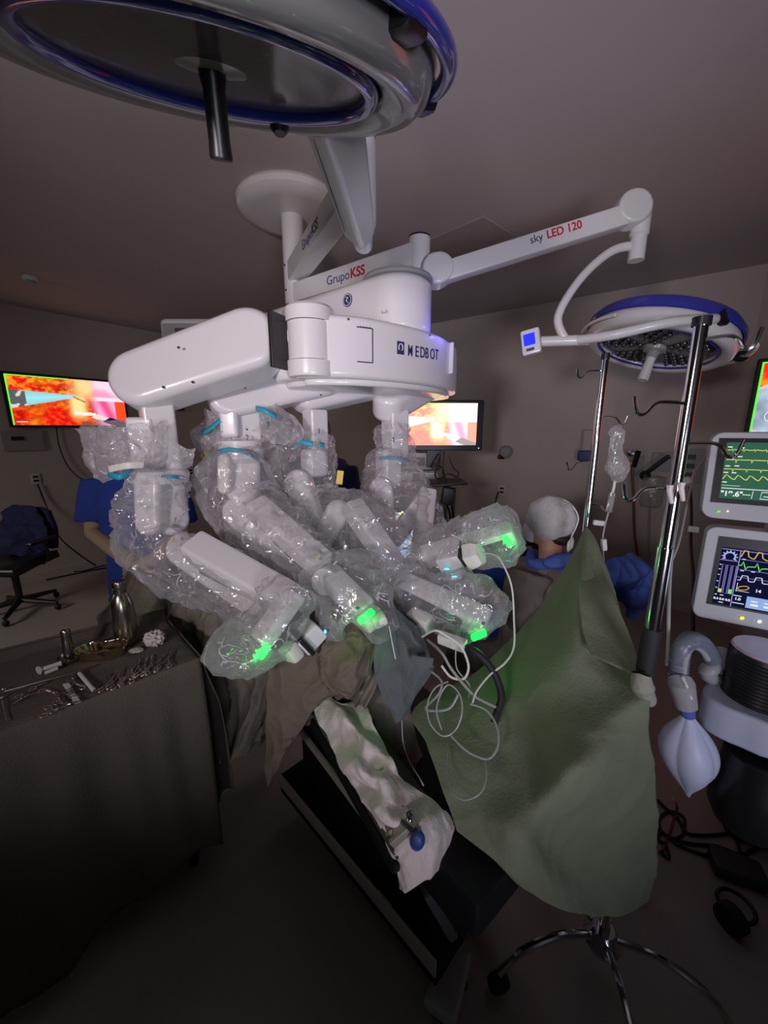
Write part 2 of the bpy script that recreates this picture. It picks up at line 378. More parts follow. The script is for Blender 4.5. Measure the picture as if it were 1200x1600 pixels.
face_text(b0, eb, .36, .0505, .062, [('Grupo', 'navyp', 0, 2.75, 1), ('KSS', 'red', .0016, 2, 1.0)])
d = (ea - a0).normalized()
face_text(a0, ea, .36, .0505, .062, [('Grupo', 'navyp', 0, 2.75, 1), ('KSS', 'seam', .0012, 2, 1.0)])

# spring arm and foreground lamp -------------------------------------------------
FC = V((-.27, .735, 2.25)); FN = V((-.10, .395, -.915)).normalized()
t = thing('surgical_lamp', 'large grey and blue surgical lamp close overhead with a black sterile handle', 'surgical lamp', FC)
def lamp_axes(n): a = V((1, 0, 0)); a = (a - n * a.dot(n)).normalized(); return a, n.cross(a)
def lamp_body(C, n, RR, RG, shell, ringm):
    B().lathe([(0, -.17), (RR * .45, -.165), (RR * .78, -.135), (RR * .97, -.075), (RR * 1.0, -.03), (RR * .975, .004), (RR * .93, .018), (RR * .86, .018),
               (RG + .012, .006), (RG, -.004), (RG - .004, -.05), (0, -.05)], C, n, 96).build('lamp_housing', shell, t, sharp=60)
def ring_pts(C, n, r, off=0, k=96, a0=0, a1=2 * pi):
    a, b = lamp_axes(n); return [C + n * off + (a * cos(a0 + (a1 - a0) * i / k) + b * sin(a0 + (a1 - a0) * i / k)) * r for i in range(k if a1 - a0 > 6.28 else k + 1)]
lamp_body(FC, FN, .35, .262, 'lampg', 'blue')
B().tube(ring_pts(FC, FN, .25, .002), .013, 12, closed=True).build('blue_inner_ring', 'blue', t, label='translucent blue ring inside the lens edge')
B().lathe([(.245, -.002), (.12, -.001), (.05, 0), (0, 0), (0, -.004), (.12, -.005), (.245, -.006)], FC, FN, 64).build('lens_cover', 'glassd', t)
B().tube(ring_pts(FC, FN, .368, -.03), .013, 14, closed=True).build('hand_rail', 'blue', t, label='blue tubular rail round the outside')
a_, b_ = lamp_axes(FN)
def lens_clusters(C, n, RG, rng, nn=5):
    a, b = lamp_axes(n); random.seed(3)
    for s in range(nn):
        q0 = rng + 2 * pi * s / nn; bb = B()
        for rr in (.28, .42, .56, .70, .84):
            kk = max(1, int(rr * 6))
            for j in range(kk):
                q = q0 + (j - (kk - 1) / 2) * .21 / max(rr, .3) * .75
                bb.ball(C + n * -.004 + (a * cos(q) + b * sin(q)) * RG * rr, (RG * .052,) * 3, u=10, v=6)
        tr = [C + n * -.010 + (a * cos(q0 + da) + b * sin(q0 + da)) * RG * rr for da, rr in ((0, .17), (-.36, .92), (-.18, .965), (0, .97), (.18, .965), (.36, .92))]
        pn = B().prism(tr, n * .003).build('led_panel', 'seam', t)
        bb.build('led_lenses', 'glassl', pn)
MT['glassl'] = mat('led_lens_glass', (.10, .10, .11), .08, coat=1, metal=.6)
lens_clusters(FC - FN * .012, FN, .24, .4, 5)
for ang, br_ in ((math.radians(-20), .356), (math.radians(-100), .35), (math.radians(33), .345), (math.radians(150), .355)):
    c = FC + (a_ * cos(ang) + b_ * sin(ang)) * br_ - FN * .03; rad = (c - FC).normalized(); tang = FN.cross(rad).normalized()
    B().box(c, (.055, .06, .05), M((tang, (c - FC).normalized(), FN)).transposed(), .014).build('rail_bracket', 'black', t)
B().lathe([(0, -.006), (.055, -.006), (.052, .000), (.03, .003), (0, .003)], FC, FN, 32).build('handle_socket', 'lampg', t)
B().lathe([(0, -.002), (.020, -.002), (.0205, .008), (.017, .022), (.0175, .085), (.019, .102), (.0175, .106), (0, .106)], FC, FN, 24).build('sterile_handle', 'black', t)
# small camera bump under rim
k = G(437, 205, .98)
B().lathe([(0, 0), (.02, 0), (.02, .03), (.012, .04), (0, .04)], k + V((0, 0, .035)), (0, 0, -1), 16).build('rim_latch', 'black', t)
# spring arm from elbow A to the lamp
sp0 = V((ea.x - .01, ea.y - .06, za - .20)); sp1 = G(522, 205, 1.08)
B().stadium(sp0, sp1 + V((0, -.05, .02)), .045, .068, .085, (.75, .3, -.55), .016).build('spring_arm', 'white2', t)
B().tube([sp0 + V((.0, -.0, -.0)), V((ea.x, ea.y, za - .22)), V((ea.x, ea.y, za - .13))], .036, 16).build('arm_joint', 'white2', t)
B().tube([sp1 + V((0, -.04, .0)), sp1 + V((-.06, -.16, .10)), FC - FN * .24 + V((0, .02, .0)), FC - FN * .14], .026, 14, smooth=6).build('lamp_yoke', 'white2', t)
bb = B().beam(sp0 + V((-.046, -.05, -.03)), sp1 + V((-.046, -.02, -.028)), .002, .004); bb.build('seam_line', 'seam', t)

# second lamp -------------------------------------------------------------------
LC = V((1.394, 2.11, 2.105)); LN = V((-.285, -.047, -.957)).normalized()
t = thing('surgical_lamp', 'white surgical lamp with blue rim hanging from the long spring arm at right', 'surgical lamp', LC)
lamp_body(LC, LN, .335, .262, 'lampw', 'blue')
B().tube(ring_pts(LC, LN, .262, .006), .006, 10, closed=True).build('blue_inner_ring', 'blue', t)
B().lathe([(.337, -.055), (.345, -.06), (.343, -.085), (.32, -.115), (.318, -.10)], LC, LN, 96).build('blue_rim_band', 'blue', t, label='blue band round the top edge of the housing')
lens_clusters(LC, LN, .262, .95, 5)
B().lathe([(.262, -.008), (0, -.008), (0, -.012), (.262, -.012)], LC, LN, 64).build('lens_cover', 'lampface', t) if 0 else None
MT['lampface'] = mat('lamp_face_grey', (.30, .29, .285), .25, coat=.6)
B().lathe([(.258, -.012), (0, -.012), (0, -.018), (.258, -.018)], LC, LN, 64).build('lens_plate', 'lampface', t)
B().lathe([(0, -.005), (.055, -.005), (.05, .012), (.03, .02), (.026, .05), (0, .05)], LC, LN, 32).build('handle_socket', 'lampface', t)
B().lathe([(0, .04), (.022, .04), (.022, .07), (.026, .165), (.02, .165), (0, .16)], LC, LN, 24).build('sterile_handle', 'lampw', t)
la, lb = lamp_axes(LN)
B().tube(ring_pts(LC, LN, .385, -.04, 30, -.75, .70), .011, 12).build('hand_rail', 'lampw', t)
B().tube(ring_pts(LC, LN, .36, -.02, 24, 2.7, 3.5), .008, 10).build('hand_rail', 'lampw', t)
for ang in (-.42, .30):
    c = LC - LN * .04 + (la * cos(ang) + lb * sin(ang)) * .375; B().ball(c, (.034, .034, .026)).build('rail_bracket', 'black', t)
pc = G(1121, 499, 1.80); B().lathe([(0, -.02), (.028, -.02), (.036, 0), (.034, .03), (0, .034)], pc, V((.35, -.9, .1)), 24).build('yoke_end_cap', 'black', t)
B().tube([G(905, 531, 1.93), G(960, 523, 1.82), G(1040, 505, 1.75), G(1105, 499, 1.76), pc], .021, 14, smooth=6).build('lamp_yoke', 'lampw', t)
p_in, p_out = G(842, 534, 1.98), G(920, 531, 1.93)
B().tube([p_in, p_out], .024, 18).build('cross_tube', 'lampw', t)
B().tube([(p_in * .45 + p_out * .55), G(872, 495, 1.97), G(905, 438, 1.98), G(950, 396, 1.98), G(985, 385, 1.98), G(1000, 396, 1.97)], .019, 16, smooth=8).build('curved_neck', 'lampw', t)
jt = G(1003, 330, 1.97)
B().lathe([(0, -.20), (.034, -.20), (.034, -.10), (.04, -.095), (.04, .03), (0, .03)], jt, (0, 0, 1), 20).build('swivel_post', 'lampw', t)
e0 = G(682, 424, 1.93); e1 = G(988, 328, 1.95)
B().stadium(e0, e1, .075, .080, .085, (.15, -1, -.2), .016, 18).build('arm_end_knuckle', 'lampw', t) if 0 else None
nrm = V((.12, -1, .15))
bb = B(); bb.stadium(e0, e0 + (e1 - e0) * .01, .068, .066, .085, nrm, .014, 20); bb.build('arm_knuckle', 'lampw', t)
bb = B(); bb.stadium(e1 - (e1 - e0) * .01, e1, .07, .07, .085, nrm, .014, 20); bb.build('arm_knuckle', 'lampw', t)
B().beam(e0 + V((.02, 0, -.012)), e1 + V((0, 0, -.018)), .074, .085, bev=.014).build('spring_arm', 'lampw', t)
xd = (e1 - e0).normalized(); upv = V((0, 0, 1)); nn_ = -(xd.cross(upv)).normalized(); nn_ = nn_ if nn_.y < 0 else -nn_
o = e0 + (e1 - e0) * .47 + nn_ * .0380 - V((0, 0, .02)); upv = (upv - xd * upv.dot(xd)).normalized()
text('sky', .045, o, xd, upv, 'seam', t); text('LED 120', .045, o + xd * .075, xd, upv, 'red', t, bold=.001)
B().tube([V((eb.x, eb.y, zb - .06)), V((eb.x + .02, eb.y, zb - .08)), e0 + V((-.01, .0, .01))], .034, 16, smooth=4).build('arm_joint', 'lampw', t)
# control display on the tube
dc = G(830, 535, 1.95)
rot = M.Rotation(R(-28), 3, 'Z') @ M.Rotation(R(-10), 3, 'Y')
cp = B().box(dc, (.085, .05, .115), rot, .01).build('control_panel', 'lampw', t)
B().box(dc + rot @ V((0, -.0265, .008)), (.052, .002, .058), rot, .0).build('blue_display', 'blue_d', cp) if 0 else None
ob = B().box(dc + rot @ V((-.004, -.0265, .010)), (.050, .003, .052), rot).build('blue_display', ME['blue'], cp, label='glowing blue display')
B().box(dc + rot @ V((-.004, -.0265, -.035)), (.035, .003, .012), rot).build('panel_mark', 'navyp', cp)

# ------------------------------------------------------------------ the surgical robot
RB = thing('surgical_robot', 'white four-armed surgical robot cart standing over the draped operating table', 'surgical robot', (-.92, 2.75, 0))
WN = (-.25, -1, -.05)
B().box((-.95, 2.80, .85), (.30, .42, 1.7), M.Rotation(R(-20), 3, 'Z'), .05, 3).build('support_column', 'white', RB)
B().box((-.95, 2.82, .12), (.62, .95, .22), M.Rotation(R(-20), 3, 'Z'), .05, 3).build('cart_base', 'white', RB)
# rear housing seen behind the first arm
hA, hB = G(253, 500, 2.62), G(420, 500, 2.55)
rx = (hB - hA).normalized()
rh = M((rx, V((0, 0, 1)).cross(rx), V((0, 0, 1)))).transposed()
cc = (hA + hB) / 2 + V((.05, .12, -.14))
hs = B().box(cc, (.80, .30, .30), rh, .04, 3).build('rear_housing', 'white', RB)
B().box(cc + rh @ V((-.05, -.145, .0)), (.64, .03, .225), rh, .005).build('housing_recess', 'grey', hs)
B().box(cc + rh @ V((-.02, -.165, .065)), (.52, .014, .035), rh, .003).build('guide_rail', 'steel', hs)
for i in range(6): B().ball(cc + rh @ V((-.24 + i * .075, -.173, .065)), .006).build('rail_bolt', 'seam', hs)
B().box(cc + rh @ V((-.14, -.162, -.02)), (.12, .012, .05), rh, .004).build('slot', 'black', hs)
B().lathe([(0, 0), (.07, 0), (.07, .29), (.06, .31), (0, .31)], G(350, 545, 2.45) + V((0, .2, -.1)), (0, 0, 1), 24).build('pivot_cover', 'white', hs)
# boom: rounded box running back to the column
bz0, bz1 = 2.10, 2.33
br = V((.06, 1.87, 0)); bl = V((-.95, 2.72, 0))
bb = B(); d = (bl - br).normalized(); u = V((-d.y, d.x, 0)); pts = []
r0, r1 = .150, .15
for i in range(19):
    q = -pi / 2 + pi * i / 18; pts.append(br + (-d * cos(q) + u * sin(q)) * r0)
for i in range(19):
    q = -pi / 2 + pi * i / 18; pts.append(bl + (d * cos(q) - u * sin(q)) * r1)
bb.prism([p + V((0, 0, bz0)) for p in pts], (0, 0, bz1 - bz0), .035, 4)
bm_ = bb.build('boom', 'white', RB, sharp=50)
B().lathe([(0, bz1 - .004), (.150, bz1 - .004), (.155, bz1 + .004), (.150, bz1 + .014), (0, bz1 + .016)], (br.x, br.y, 0), n=48).build('boom_top_cap', 'grey', bm_, label='dark grey cap on the round boom end')
fn = V((d.y, -d.x, 0)); fn = fn if fn.y < 0 else -fn
def on_boom(px, py):
    c = HCAM; cy = 800 - py; f_ = F * CT + cy * ST; uu = cy * CT - F * ST; dr = V(((px - 600) / f_, 1, uu / f_))
    t_ = ((br + fn * .156) - V((0, 0, 0))).dot(fn) / V((dr.x, dr.y, 0)).dot(fn); return V((dr.x * t_, t_, HCAM + dr.z * t_))
xb = -d if (-d).x > 0 else d
ec = on_boom(543, 469)
B().lathe([(0, 0), (.027, 0), (.027, .002), (0, .002)], ec, fn, 32).build('round_emblem', 'navyp', bm_)
B().lathe([(.021, .002), (.024, .002), (.024, .003), (.021, .003)], ec, fn, 32).build('emblem_ring', 'white', bm_)
B().tube([ec + fn * .003 + xb * a + V((0, 0, b)) for a, b in ((-.008, .012), (.006, .010), (-.006, -.002), (.009, -.013))], .0025, 6).build('emblem_figure', 'white', bm_)
c = on_boom(596, 490); text('1.....2', .014, c, xb, (0, 0, 1), 'seam', bm_, 'small_print')
# platform the arms hang from
pz0, pz1 = 1.885, 2.105
def at_z(px, py, z): return GZ(px, py, z)
plan = [(-.345, 1.545), (-.33, 1.50), (-.24, 1.485), (-.10, 1.515), (.04, 1.60), (.17, 1.72), (.28, 1.87), (.355, 2.03), (.385, 2.16), (.40, 2.28),
        (.33, 2.42), (.15, 2.48), (-.15, 2.38), (-.38, 2.15), (-.47, 1.85), (-.44, 1.62)]
pl, _ = crv([V((x, y, 0)) for x, y in plan], 5, None, True)
bb = B(); bb.prism([p + V((0, 0, pz0)) for p in pl], (0, 0, pz1 - pz0), .022, 4)
pf = bb.build('arm_platform', 'white', RB, sharp=50)
bb = B(); cen = V((-.02, 1.95, 0))
bb.prism([cen + (p - cen) * .90 + V((0, 0, pz0 - .022)) for p in pl], (0, 0, .03), .012, 3); bb.build('underside_cover', 'white2', pf)
# hinge drum at the front left of the platform
hc = V((-.275, 1.535, 0))
B().lathe([(0, 1.89), (.085, 1.89), (.09, 1.90), (.09, 1.945), (.0, 1.945)], hc, n=40).build('hinge_drum', 'white', pf)
B().lathe([(0, 1.948), (.083, 1.948), (.083, 2.078), (0, 2.078)], hc, n=40).build('hinge_drum', 'white', pf)
B().lathe([(0, 2.08), (.09, 2.08), (.09, 2.125), (.08, 2.135), (0, 2.135)], hc, n=40).build('hinge_drum', 'white', pf)
def front_pt(k, z, off=.002):
    n = len(pl); p = pl[k % n]; t_ = (pl[(k + 1) % n] - pl[(k - 1) % n]).normalized(); nrm = V((t_.y, -t_.x, 0))
    if nrm.dot(p - cen) < 0: nrm = -nrm
    return p + nrm * off + V((0, 0, z)), t_, nrm
# seam of the access panel and letters following the curved front
def seam(ks, zs):
    pts = [front_pt(k, z, .001)[0] for k, z in zip(ks, zs)]; B().tube(pts, .0022, 6).build('panel_seam', 'seam', pf)
seam([17, 17], [1.945, 2.065]); seam([15, 16, 17], [2.065] * 3); seam([15, 16, 17], [1.945] * 3)
for k, z in ((14, 2.088), (26, 2.088)): B().ball(front_pt(k, z, 0)[0], .004).build('screw', 'seam', pf)
def on_plat(px, py, off=.0015):
    """where the sight line meets the curved front"""
    cy = 800 - py; f_ = F * CT + cy * ST; uu = cy * CT - F * ST; az = (px - 600) / f_
    best = None; n = len(pl)
    for i in range(4, 50):
        a, b_ = pl[i % n], pl[(i + 1) % n]; fa, fb = a.x - az * a.y, b_.x - az * b_.y
        if fa * fb <= 0 and fa != fb:
            s_ = fa / (fa - fb); p = a.lerp(b_, s_)
            if best is None or p.y < best[0].y:
                t_ = (b_ - a).normalized(); t_ = t_ if t_.x > 0 else -t_; nrm = V((t_.y, -t_.x, 0)); best = (p, t_, nrm)
    p, t_, nrm = best; return V((p.x, p.y, HCAM + uu / f_ * p.y)) + nrm * off, t_, nrm
o, tx, nr = on_plat(620, 553)
B().prism([o, o + tx * .036, o + tx * .036 + V((0, 0, .048)), o + V((0, 0, .048))], nr * .001, .0).build('logo_square', 'navyp', pf)
c = o + tx * .018 + V((0, 0, .026)) + nr * .0015
B().tube([c + tx * (.010 * cos(q)) + V((0, 0, .013 * sin(q))) for q in [R(-60 + 15 * i) for i in range(20)]], .0022, 6).build('logo_mark', 'white', pf)
px_ = 636.5
for ch, adv in zip('MEDBOT', (11.5, 7.5, 8, 7.8, 8, 8)):
    o2, tx, nr = on_plat(px_, 555.5 + (px_ - 637) * .13); text(ch, .060, o2, tx, (0, 0, 1), 'navyp', pf, 'brand_letter', .0006, sx=.80 if ch != 'M' else .64); px_ += adv
o2, tx, nr = on_plat(562, 512); text('- - - -', .02, o2, tx, (0, 0, 1), 'seam', pf, 'small_print')
# added strip and violet point light, standing in for the glow at the right end
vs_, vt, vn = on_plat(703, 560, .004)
B().box(vs_ + V((0, 0, .0)), (.012, .03, .14), M.Rotation(R(30), 3, 'Z'), .004).build('added_strip', 'white2', pf)
ob = lamp('violet_corner_glow', vs_ + V((-.03, -.13, .09)), .28, (.16, .12, 1), .02)

def post(px, py0, py1, Y, w_, d_, yaw, name, par, m='white', bev=.012):
    """vertical post whose foot is seen at (px,py1)"""
    p1 = G(px, py1, Y); p0 = G(px, py0, Y); return B().box((p1.x, p1.y, (p0.z + p1.z) / 2), (w_, d_, p0.z - p1.z), M.Rotation(R(yaw), 3, 'Z'), bev, 3).build(name, m, par)

def led(px, py, Y, par, l=.05, ang=(0, 0, 1), p=.35):
    c = G(px, py, Y); a = V(ang).normalized()
    B().beam(c - a * l / 2, c + a * l / 2, .022, .014, up=(0, -1, .2), bev=.006).build('status_light', ME['led'], par, label='glowing green status light')
    lamp('status_lamp', c + V((0, -.045, .0)), p * .27, (.03, 1, .15), .012)
def warn(px, py, Y, par, s=.010, n=(-.2, -1, .2)):
    c = G(px, py, Y); nn = V(n).normalized(); x = V((1, 0, .2)); x = (x - nn * x.dot(nn)).normalized(); y = nn.cross(x); y = y if y.z > 0 else -y
    B().prism([c + x * s * cos(q) + y * s * sin(q) for q in (pi / 2, pi / 2 + 2.094, pi / 2 + 4.189)], nn * .0015).build('warning_sticker', 'yellow', par)

# ---- arm 1 (left, nearest)
e_up = V((.0, -.25, 1))
A1 = B().stadium(G(393, 541, 1.54), G(230, 600, 1.46), .115, .100, .17, (-.10, -1, .20), .035, 18).build('robot_arm', 'white', RB, sharp=50)
for px, py, Y in ((421, 514, 1.455), (440, 445, 1.45), (255, 605, 1.372), (301, 597, 1.395), (279, 543, 1.39)):
    if py != 445: B().ball(G(px, py, Y), .0045).build('screw', 'seam', A1)
B().lathe([(0, -.09), (.112, -.09), (.118, -.08), (.118, -.02), (.112, -.01), (0, -.01)], G(440, 534, 1.60), V((-1, -.35, 0)), 36).build('arm_root', 'white', A1)
k = G(440, 535, 1.475); rr_ = M.Rotation(R(-22), 3, 'Z')
pa = B().box(k, (.014, .13, .185), rr_, .004).build('connector_plate', 'black', A1)
for dy in (-.045, .045):
    for dz in (-.075, .075): B().ball(k + rr_ @ V((-.006, dy, dz)), .005).build('plate_bolt', 'steel', pa)
post(256, 628, 735, 1.47, .105, .11, 38, 'column', A1)
post(233, 652, 742, 1.43, .09, .07, 10, 'column_cover', A1)
B().lathe([(0, 0), (.07, 0), (.095, .012), (.10, .04), (.09, .055), (0, .06)], G(252, 757, 1.42), (0, 0, 1), 32).build('joint_cap', 'white', A1)
B().stadium(G(236, 758, 1.36), G(237, 816, 1.34), .050, .048, .07, (-.1, -1, 0), .02).build('wrist_link', 'white', A1)
B().stadium(G(262, 770, 1.43), G(268, 812, 1.41), .06, .06, .09, (.5, -1, 0), .02).build('wrist_link', 'white', A1)
B().stadium(G(292, 858, 1.37), G(400, 935, 1.27), .06, .055, .09, (-.2, -1, .3), .015).build('lower_link', 'white', A1)
B().beam(G(300, 852, 1.27), G(452, 938, 1.14), .10, .085, up=(.1, -.6, 1), bev=.014).build('lower_link', 'white', A1)
B().beam(G(312, 890, 1.25), G(420, 945, 1.16), .012, .035, up=(.1, -.6, 1), bev=.002).build('link_slot', 'grey', A1)
warn(442, 925, 1.085, A1); warn(272, 843, 1.29, A1)
B().lathe([(0, -.05), (.045, -.05), (.05, -.04), (.05, .04), (.045, .05), (0, .05)], G(452, 945, 1.15), V((-.3, -1, .2)), 28).build('elbow_joint', 'white', A1)
B().beam(G(462, 925, 1.08), G(405, 1004, .985), .075, .05, up=(-.5, -.5, 1), bev=.014).build('instrument_carriage', 'white', A1)
B().beam(G(462, 950, 1.07), G(420, 1008, 1.0), .035, .05, up=(-.5, -.5, 1), bev=.006).build('carriage_rail', 'seam', A1)
dk = B().beam(G(496, 978, 1.08), G(466, 1010, 1.04), .062, .085, up=(.9, -.3, .5), bev=.01).build('instrument_drive', 'white', A1)
B().beam(G(476, 1000, 1.035), G(470, 1006, 1.028), .068, .088, up=(.9, -.3, .5), bev=.004).build('drive_clamp', 'black', dk)
B().beam(G(462, 1010, 1.03), G(445, 1026, 1.0), .058, .08, up=(.9, -.3, .5), bev=.012).build('instrument_base', 'plastw', dk)
B().ball(G(508, 987, 1.03), (.004, .003, .006)).build('cyan_light', ME['cyan'], dk)
led(412, 1018, .955, A1, .045, (.5, .2, .8))

# ---- arm 2
A2 = B().stadium(G(500, 590, 1.84), G(358, 622, 1.66), .09, .085, .13, (-.12, -1, .0), .03, 16).build('robot_arm', 'white', RB, sharp=50)
B().ball(G(383, 606, 1.585), .004).build('screw', 'seam', A2)
post(384, 628, 722, 1.70, .125, .11, 35, 'column', A2)
cv = post(361, 634, 684, 1.62, .075, .05, 5, 'column_cover', A2, bev=.018)
text('2', .032, G(383.5, 688, 1.618), V((.82, .57, 0)), (0, 0, 1), 'seam', A2, 'arm_number')
B().ball(G(386, 671, 1.61), .004).build('screw', 'seam', A2)
B().lathe([(0, 0), (.075, 0), (.095, .02), (.085, .09), (0, .10)], G(378, 722, 1.64), (0, 0, 1), 32).build('joint_cap', 'white', A2)
B().stadium(G(353, 718, 1.55), G(353, 762, 1.53), .026, .026, .06, (-.1, -1, 0), .015).build('wrist_link', 'plastw', A2)
B().stadium(G(378, 728, 1.64), G(380, 765, 1.6), .075, .07, .10, (.3, -1, 0), .025).build('wrist_link', 'white', A2)
B().stadium(G(372, 800, 1.56), G(470, 900, 1.40), .055, .055, .09, (-.2, -1, .3), .02).build('lower_link', 'white', A2)
B().beam(G(398, 790, 1.46), G(506, 885, 1.28), .09, .085, up=(.2, -.6, 1), bev=.014).build('lower_link', 'white', A2)
B().beam(G(425, 838, 1.42), G(480, 890, 1.33), .012, .04, up=(.2, -.6, 1), bev=.002).build('link_slot', 'navyp', A2)
warn(496, 874, 1.235, A2)
B().lathe([(0, -.05), (.045, -.05), (.05, -.04), (.05, .04), (.045, .05), (0, .05)], G(514, 905, 1.28), V((-.2, -1, .2)), 28).build('elbow_joint', 'white', A2)
B().beam(G(520, 905, 1.24), G(572, 958, 1.10), .08, .07, up=(0, -.3, 1), bev=.016).build('instrument_carriage', 'white', A2)
dk = B().beam(G(560, 955, 1.14), G(586, 970, 1.06), .07, .06, up=(-.2, -.4, 1), bev=.01).build('instrument_drive', 'plastw', A2)
B().ball(G(559, 950, 1.035), (.006, .003, .004)).build('slot', 'black', dk)
B().beam(G(588, 962, 1.07), G(596, 975, 1.03), .045, .035, up=(-.2, -.4, 1), bev=.01).build('instrument_base', 'plastw', dk)
led(572, 963, 1.02, A2, .055, (.75, .1, .6))

# ---- arm 3
A3 = B().stadium(G(600, 592, 2.06), G(480, 617, 1.86), .085, .082, .13, (-.35, -1, .05), .035, 16).build('robot_arm', 'white', RB, sharp=50)
B().ball(G(501, 617, 1.77), .004).build('screw', 'seam', A3)
post(494, 640, 702, 1.84, .09, .09, 42, 'column', A3)
post(492, 700, 745, 1.82, .11, .11, 35, 'joint_cap', A3, bev=.03)
text('3', .028, G(496.5, 677, 1.765), V((.74, .67, 0)), (0, 0, 1), 'seam', A3, 'arm_number')
B().stadium(G(468, 755, 1.74), G(500, 850, 1.64), .06, .045, .09, (-.1, -1, 0), .02).build('wrist_link', 'white', A3)
B().stadium(G(528, 800, 1.66), G(500, 850, 1.62), .055, .045, .09, (.1, -1, .1), .02).build('wrist_link', 'white', A3)
B().beam(G(548, 788, 1.60), G(636, 915, 1.40), .085, .085, up=(.4, -.6, 1), bev=.014).build('lower_link', 'white', A3)
warn(606, 856, 1.44, A3)
B().box(G(531, 746, 1.68), (.028, .004, .06), M.Rotation(R(8), 3, 'Y')).build('label_tab', 'yellow', A3, label='small yellow label tab')
B().lathe([(0, -.05), (.042, -.05), (.047, -.04), (.047, .04), (.042, .05), (0, .05)], G(634, 915, 1.38), V((-.2, -1, .2)), 28).build('elbow_joint', 'white', A3)
B().beam(G(628, 915, 1.32), G(762, 975, 1.16), .085, .085, up=(0, -.5, 1), bev=.018).build('instrument_carriage', 'white', A3)
B().beam(G(630, 930, 1.24), G(720, 975, 1.14), .02, .02, up=(0, -.5, 1), bev=.003).build('carriage_rail', 'seam', A3)
B().ball(G(755, 974, 1.075), (.006, .003, .006)).build('screw', 'black', A3)
dk = B().beam(G(640, 962, 1.2), G(672, 978, 1.15), .05, .06, up=(0, -.3, 1), bev=.008).build('instrument_drive', 'plastw', A3)
B().beam(G(686, 995, 1.08), G(728, 1010, 1.03), .03, .035, up=(0, -.3, 1), bev=.005).build('camera_head', 'plastw', dk)
led(748, 993, 1.085, A3, .05, (.9, .1, .35))

# ---- arm 4
A4 = B().stadium(G(690, 588, 2.35), G(608, 632, 2.05), .085, .085, .14, (-.75, -1, .0), .035, 16).build('robot_arm', 'white', RB, sharp=50)
post(617, 640, 716, 2.05, .11, .105, 35, 'column', A4)
text('4', .045, G(611, 692, 1.965), V((.82, .57, 0)), (0, 0, 1), 'seam', A4, 'arm_number')
post(607, 700, 760, 2.0, .12, .11, 35, 'joint_cap', A4, bev=.03)
B().stadium(G(596, 765, 1.92), G(604, 838, 1.86), .06, .05, .09, (-.1, -1, 0), .02).build('wrist_link', 'white', A4)
B().beam(G(612, 846, 1.82), G(668, 775, 1.84), .09, .075, up=(0, -1, .2), bev=.014).build('lower_link', 'white', A4)
B().beam(G(668, 768, 1.84), G(655, 880, 1.56), .085, .075, up=(0, -1, .2), bev=.014).build('lower_link', 'white', A4)
B().lathe([(0, -.05), (.045, -.05), (.05, -.04), (.05, .04), (.045, .05), (0, .05)], G(652, 880, 1.54), V((-.2, -1, .2)), 28).build('elbow_joint', 'white', A4)
B().beam(G(655, 872, 1.46), G(805, 832, 1.36), .08, .075, up=(0, -.4, 1), bev=.018).build('instrument_carriage', 'white', A4)
B().beam(G(720, 868, 1.38), G(790, 848, 1.33), .03, .025, up=(0, -.4, 1), bev=.004).build('carriage_rail', 'seam', A4)
dk = B().beam(G(690, 880, 1.38), G(726, 872, 1.34), .085, .09, up=(0, -.4, 1), bev=.008).build('instrument_drive', 'white', A4)
B().beam(G(726, 872, 1.33), G(731, 870, 1.325), .095, .095, up=(0, -.4, 1), bev=.004).build('drive_clamp', 'black', dk)
hx = G(732, 870, 1.315); he = G(752, 864, 1.29); ax_ = (he - hx).normalized()
B().lathe([(0, 0), (.052, 0), (.054, .008), (.050, .035), (.04, .05), (0, .052)], hx, ax_, 6).build('instrument_base', 'plastw', dk, sharp=20)
B().beam(G(692, 902, 1.36), G(722, 897, 1.33), .035, .02, up=(0, -.4, 1), bev=.006).build('drive_foot', 'plastw', dk)
for px, py in ((698, 889), (710, 901)): B().ball(G(px, py, 1.31), (.010, .004, .003)).build('cyan_light', ME['cyan'], dk)
led(793, 846, 1.31, A4, .05, (.5, .1, -.6))

# ------------------------------------------------------------------ plastic drapes on the robot
def film_tube(b, pts, rad, seed=0, n=48, step=.011, amp=.022, open_end=True, flat=1.0):
    pts = [V(p) for p in pts]; L = sum((pts[i + 1] - pts[i]).length for i in range(len(pts) - 1))
    k = max(3, int(L / step / (len(pts) - 1))); P, Rr = crv(pts, k, rad); m = len(P)
    a = (P[1] - P[0]).normalized().orthogonal().normalized(); vs = []
    for i, p in enumerate(P):
        t = (P[min(i + 1, m - 1)] - P[max(i - 1, 0)]).normalized(); a = (a - t * a.dot(t)).normalized(); c = t.cross(a); Rr[i] *= .80
        for j in range(n):
            q = 2 * pi * j / n; dr = a * cos(q) + c * sin(q)
            s = p + dr * Rr[i]; w_ = s * 5.5 + V((seed * 3.1, seed * 1.7, 0))
            r = Rr[i] * (1 + .34 * noise.noise(w_ * .8))
            f1 = 1 - 2 * abs(noise.noise(w_ * 1.5)); f2 = 1 - 2 * abs(noise.noise(w_ * 3.4 + V((9, 3, 1)))); f3 = 1 - 2 * abs(noise.noise(w_ * 7.5 + V((2, 8, 5))))
            r += min(amp, Rr[i] * .5) * (f1 * 1.0 + f2 * .85 + f3 * .40)
            vs.append(p + dr * r + t * .01 * f2)
    fs = []
    for i in range(m - 1):
        for j in range(n):
            j2 = (j + 1) % n; fs.append((i * n + j, i * n + j2, (i + 1) * n + j2, (i + 1) * n + j))
    if not open_end: fs += [tuple((m - 1) * n + j for j in range(n))]
    return b.add(vs, fs)
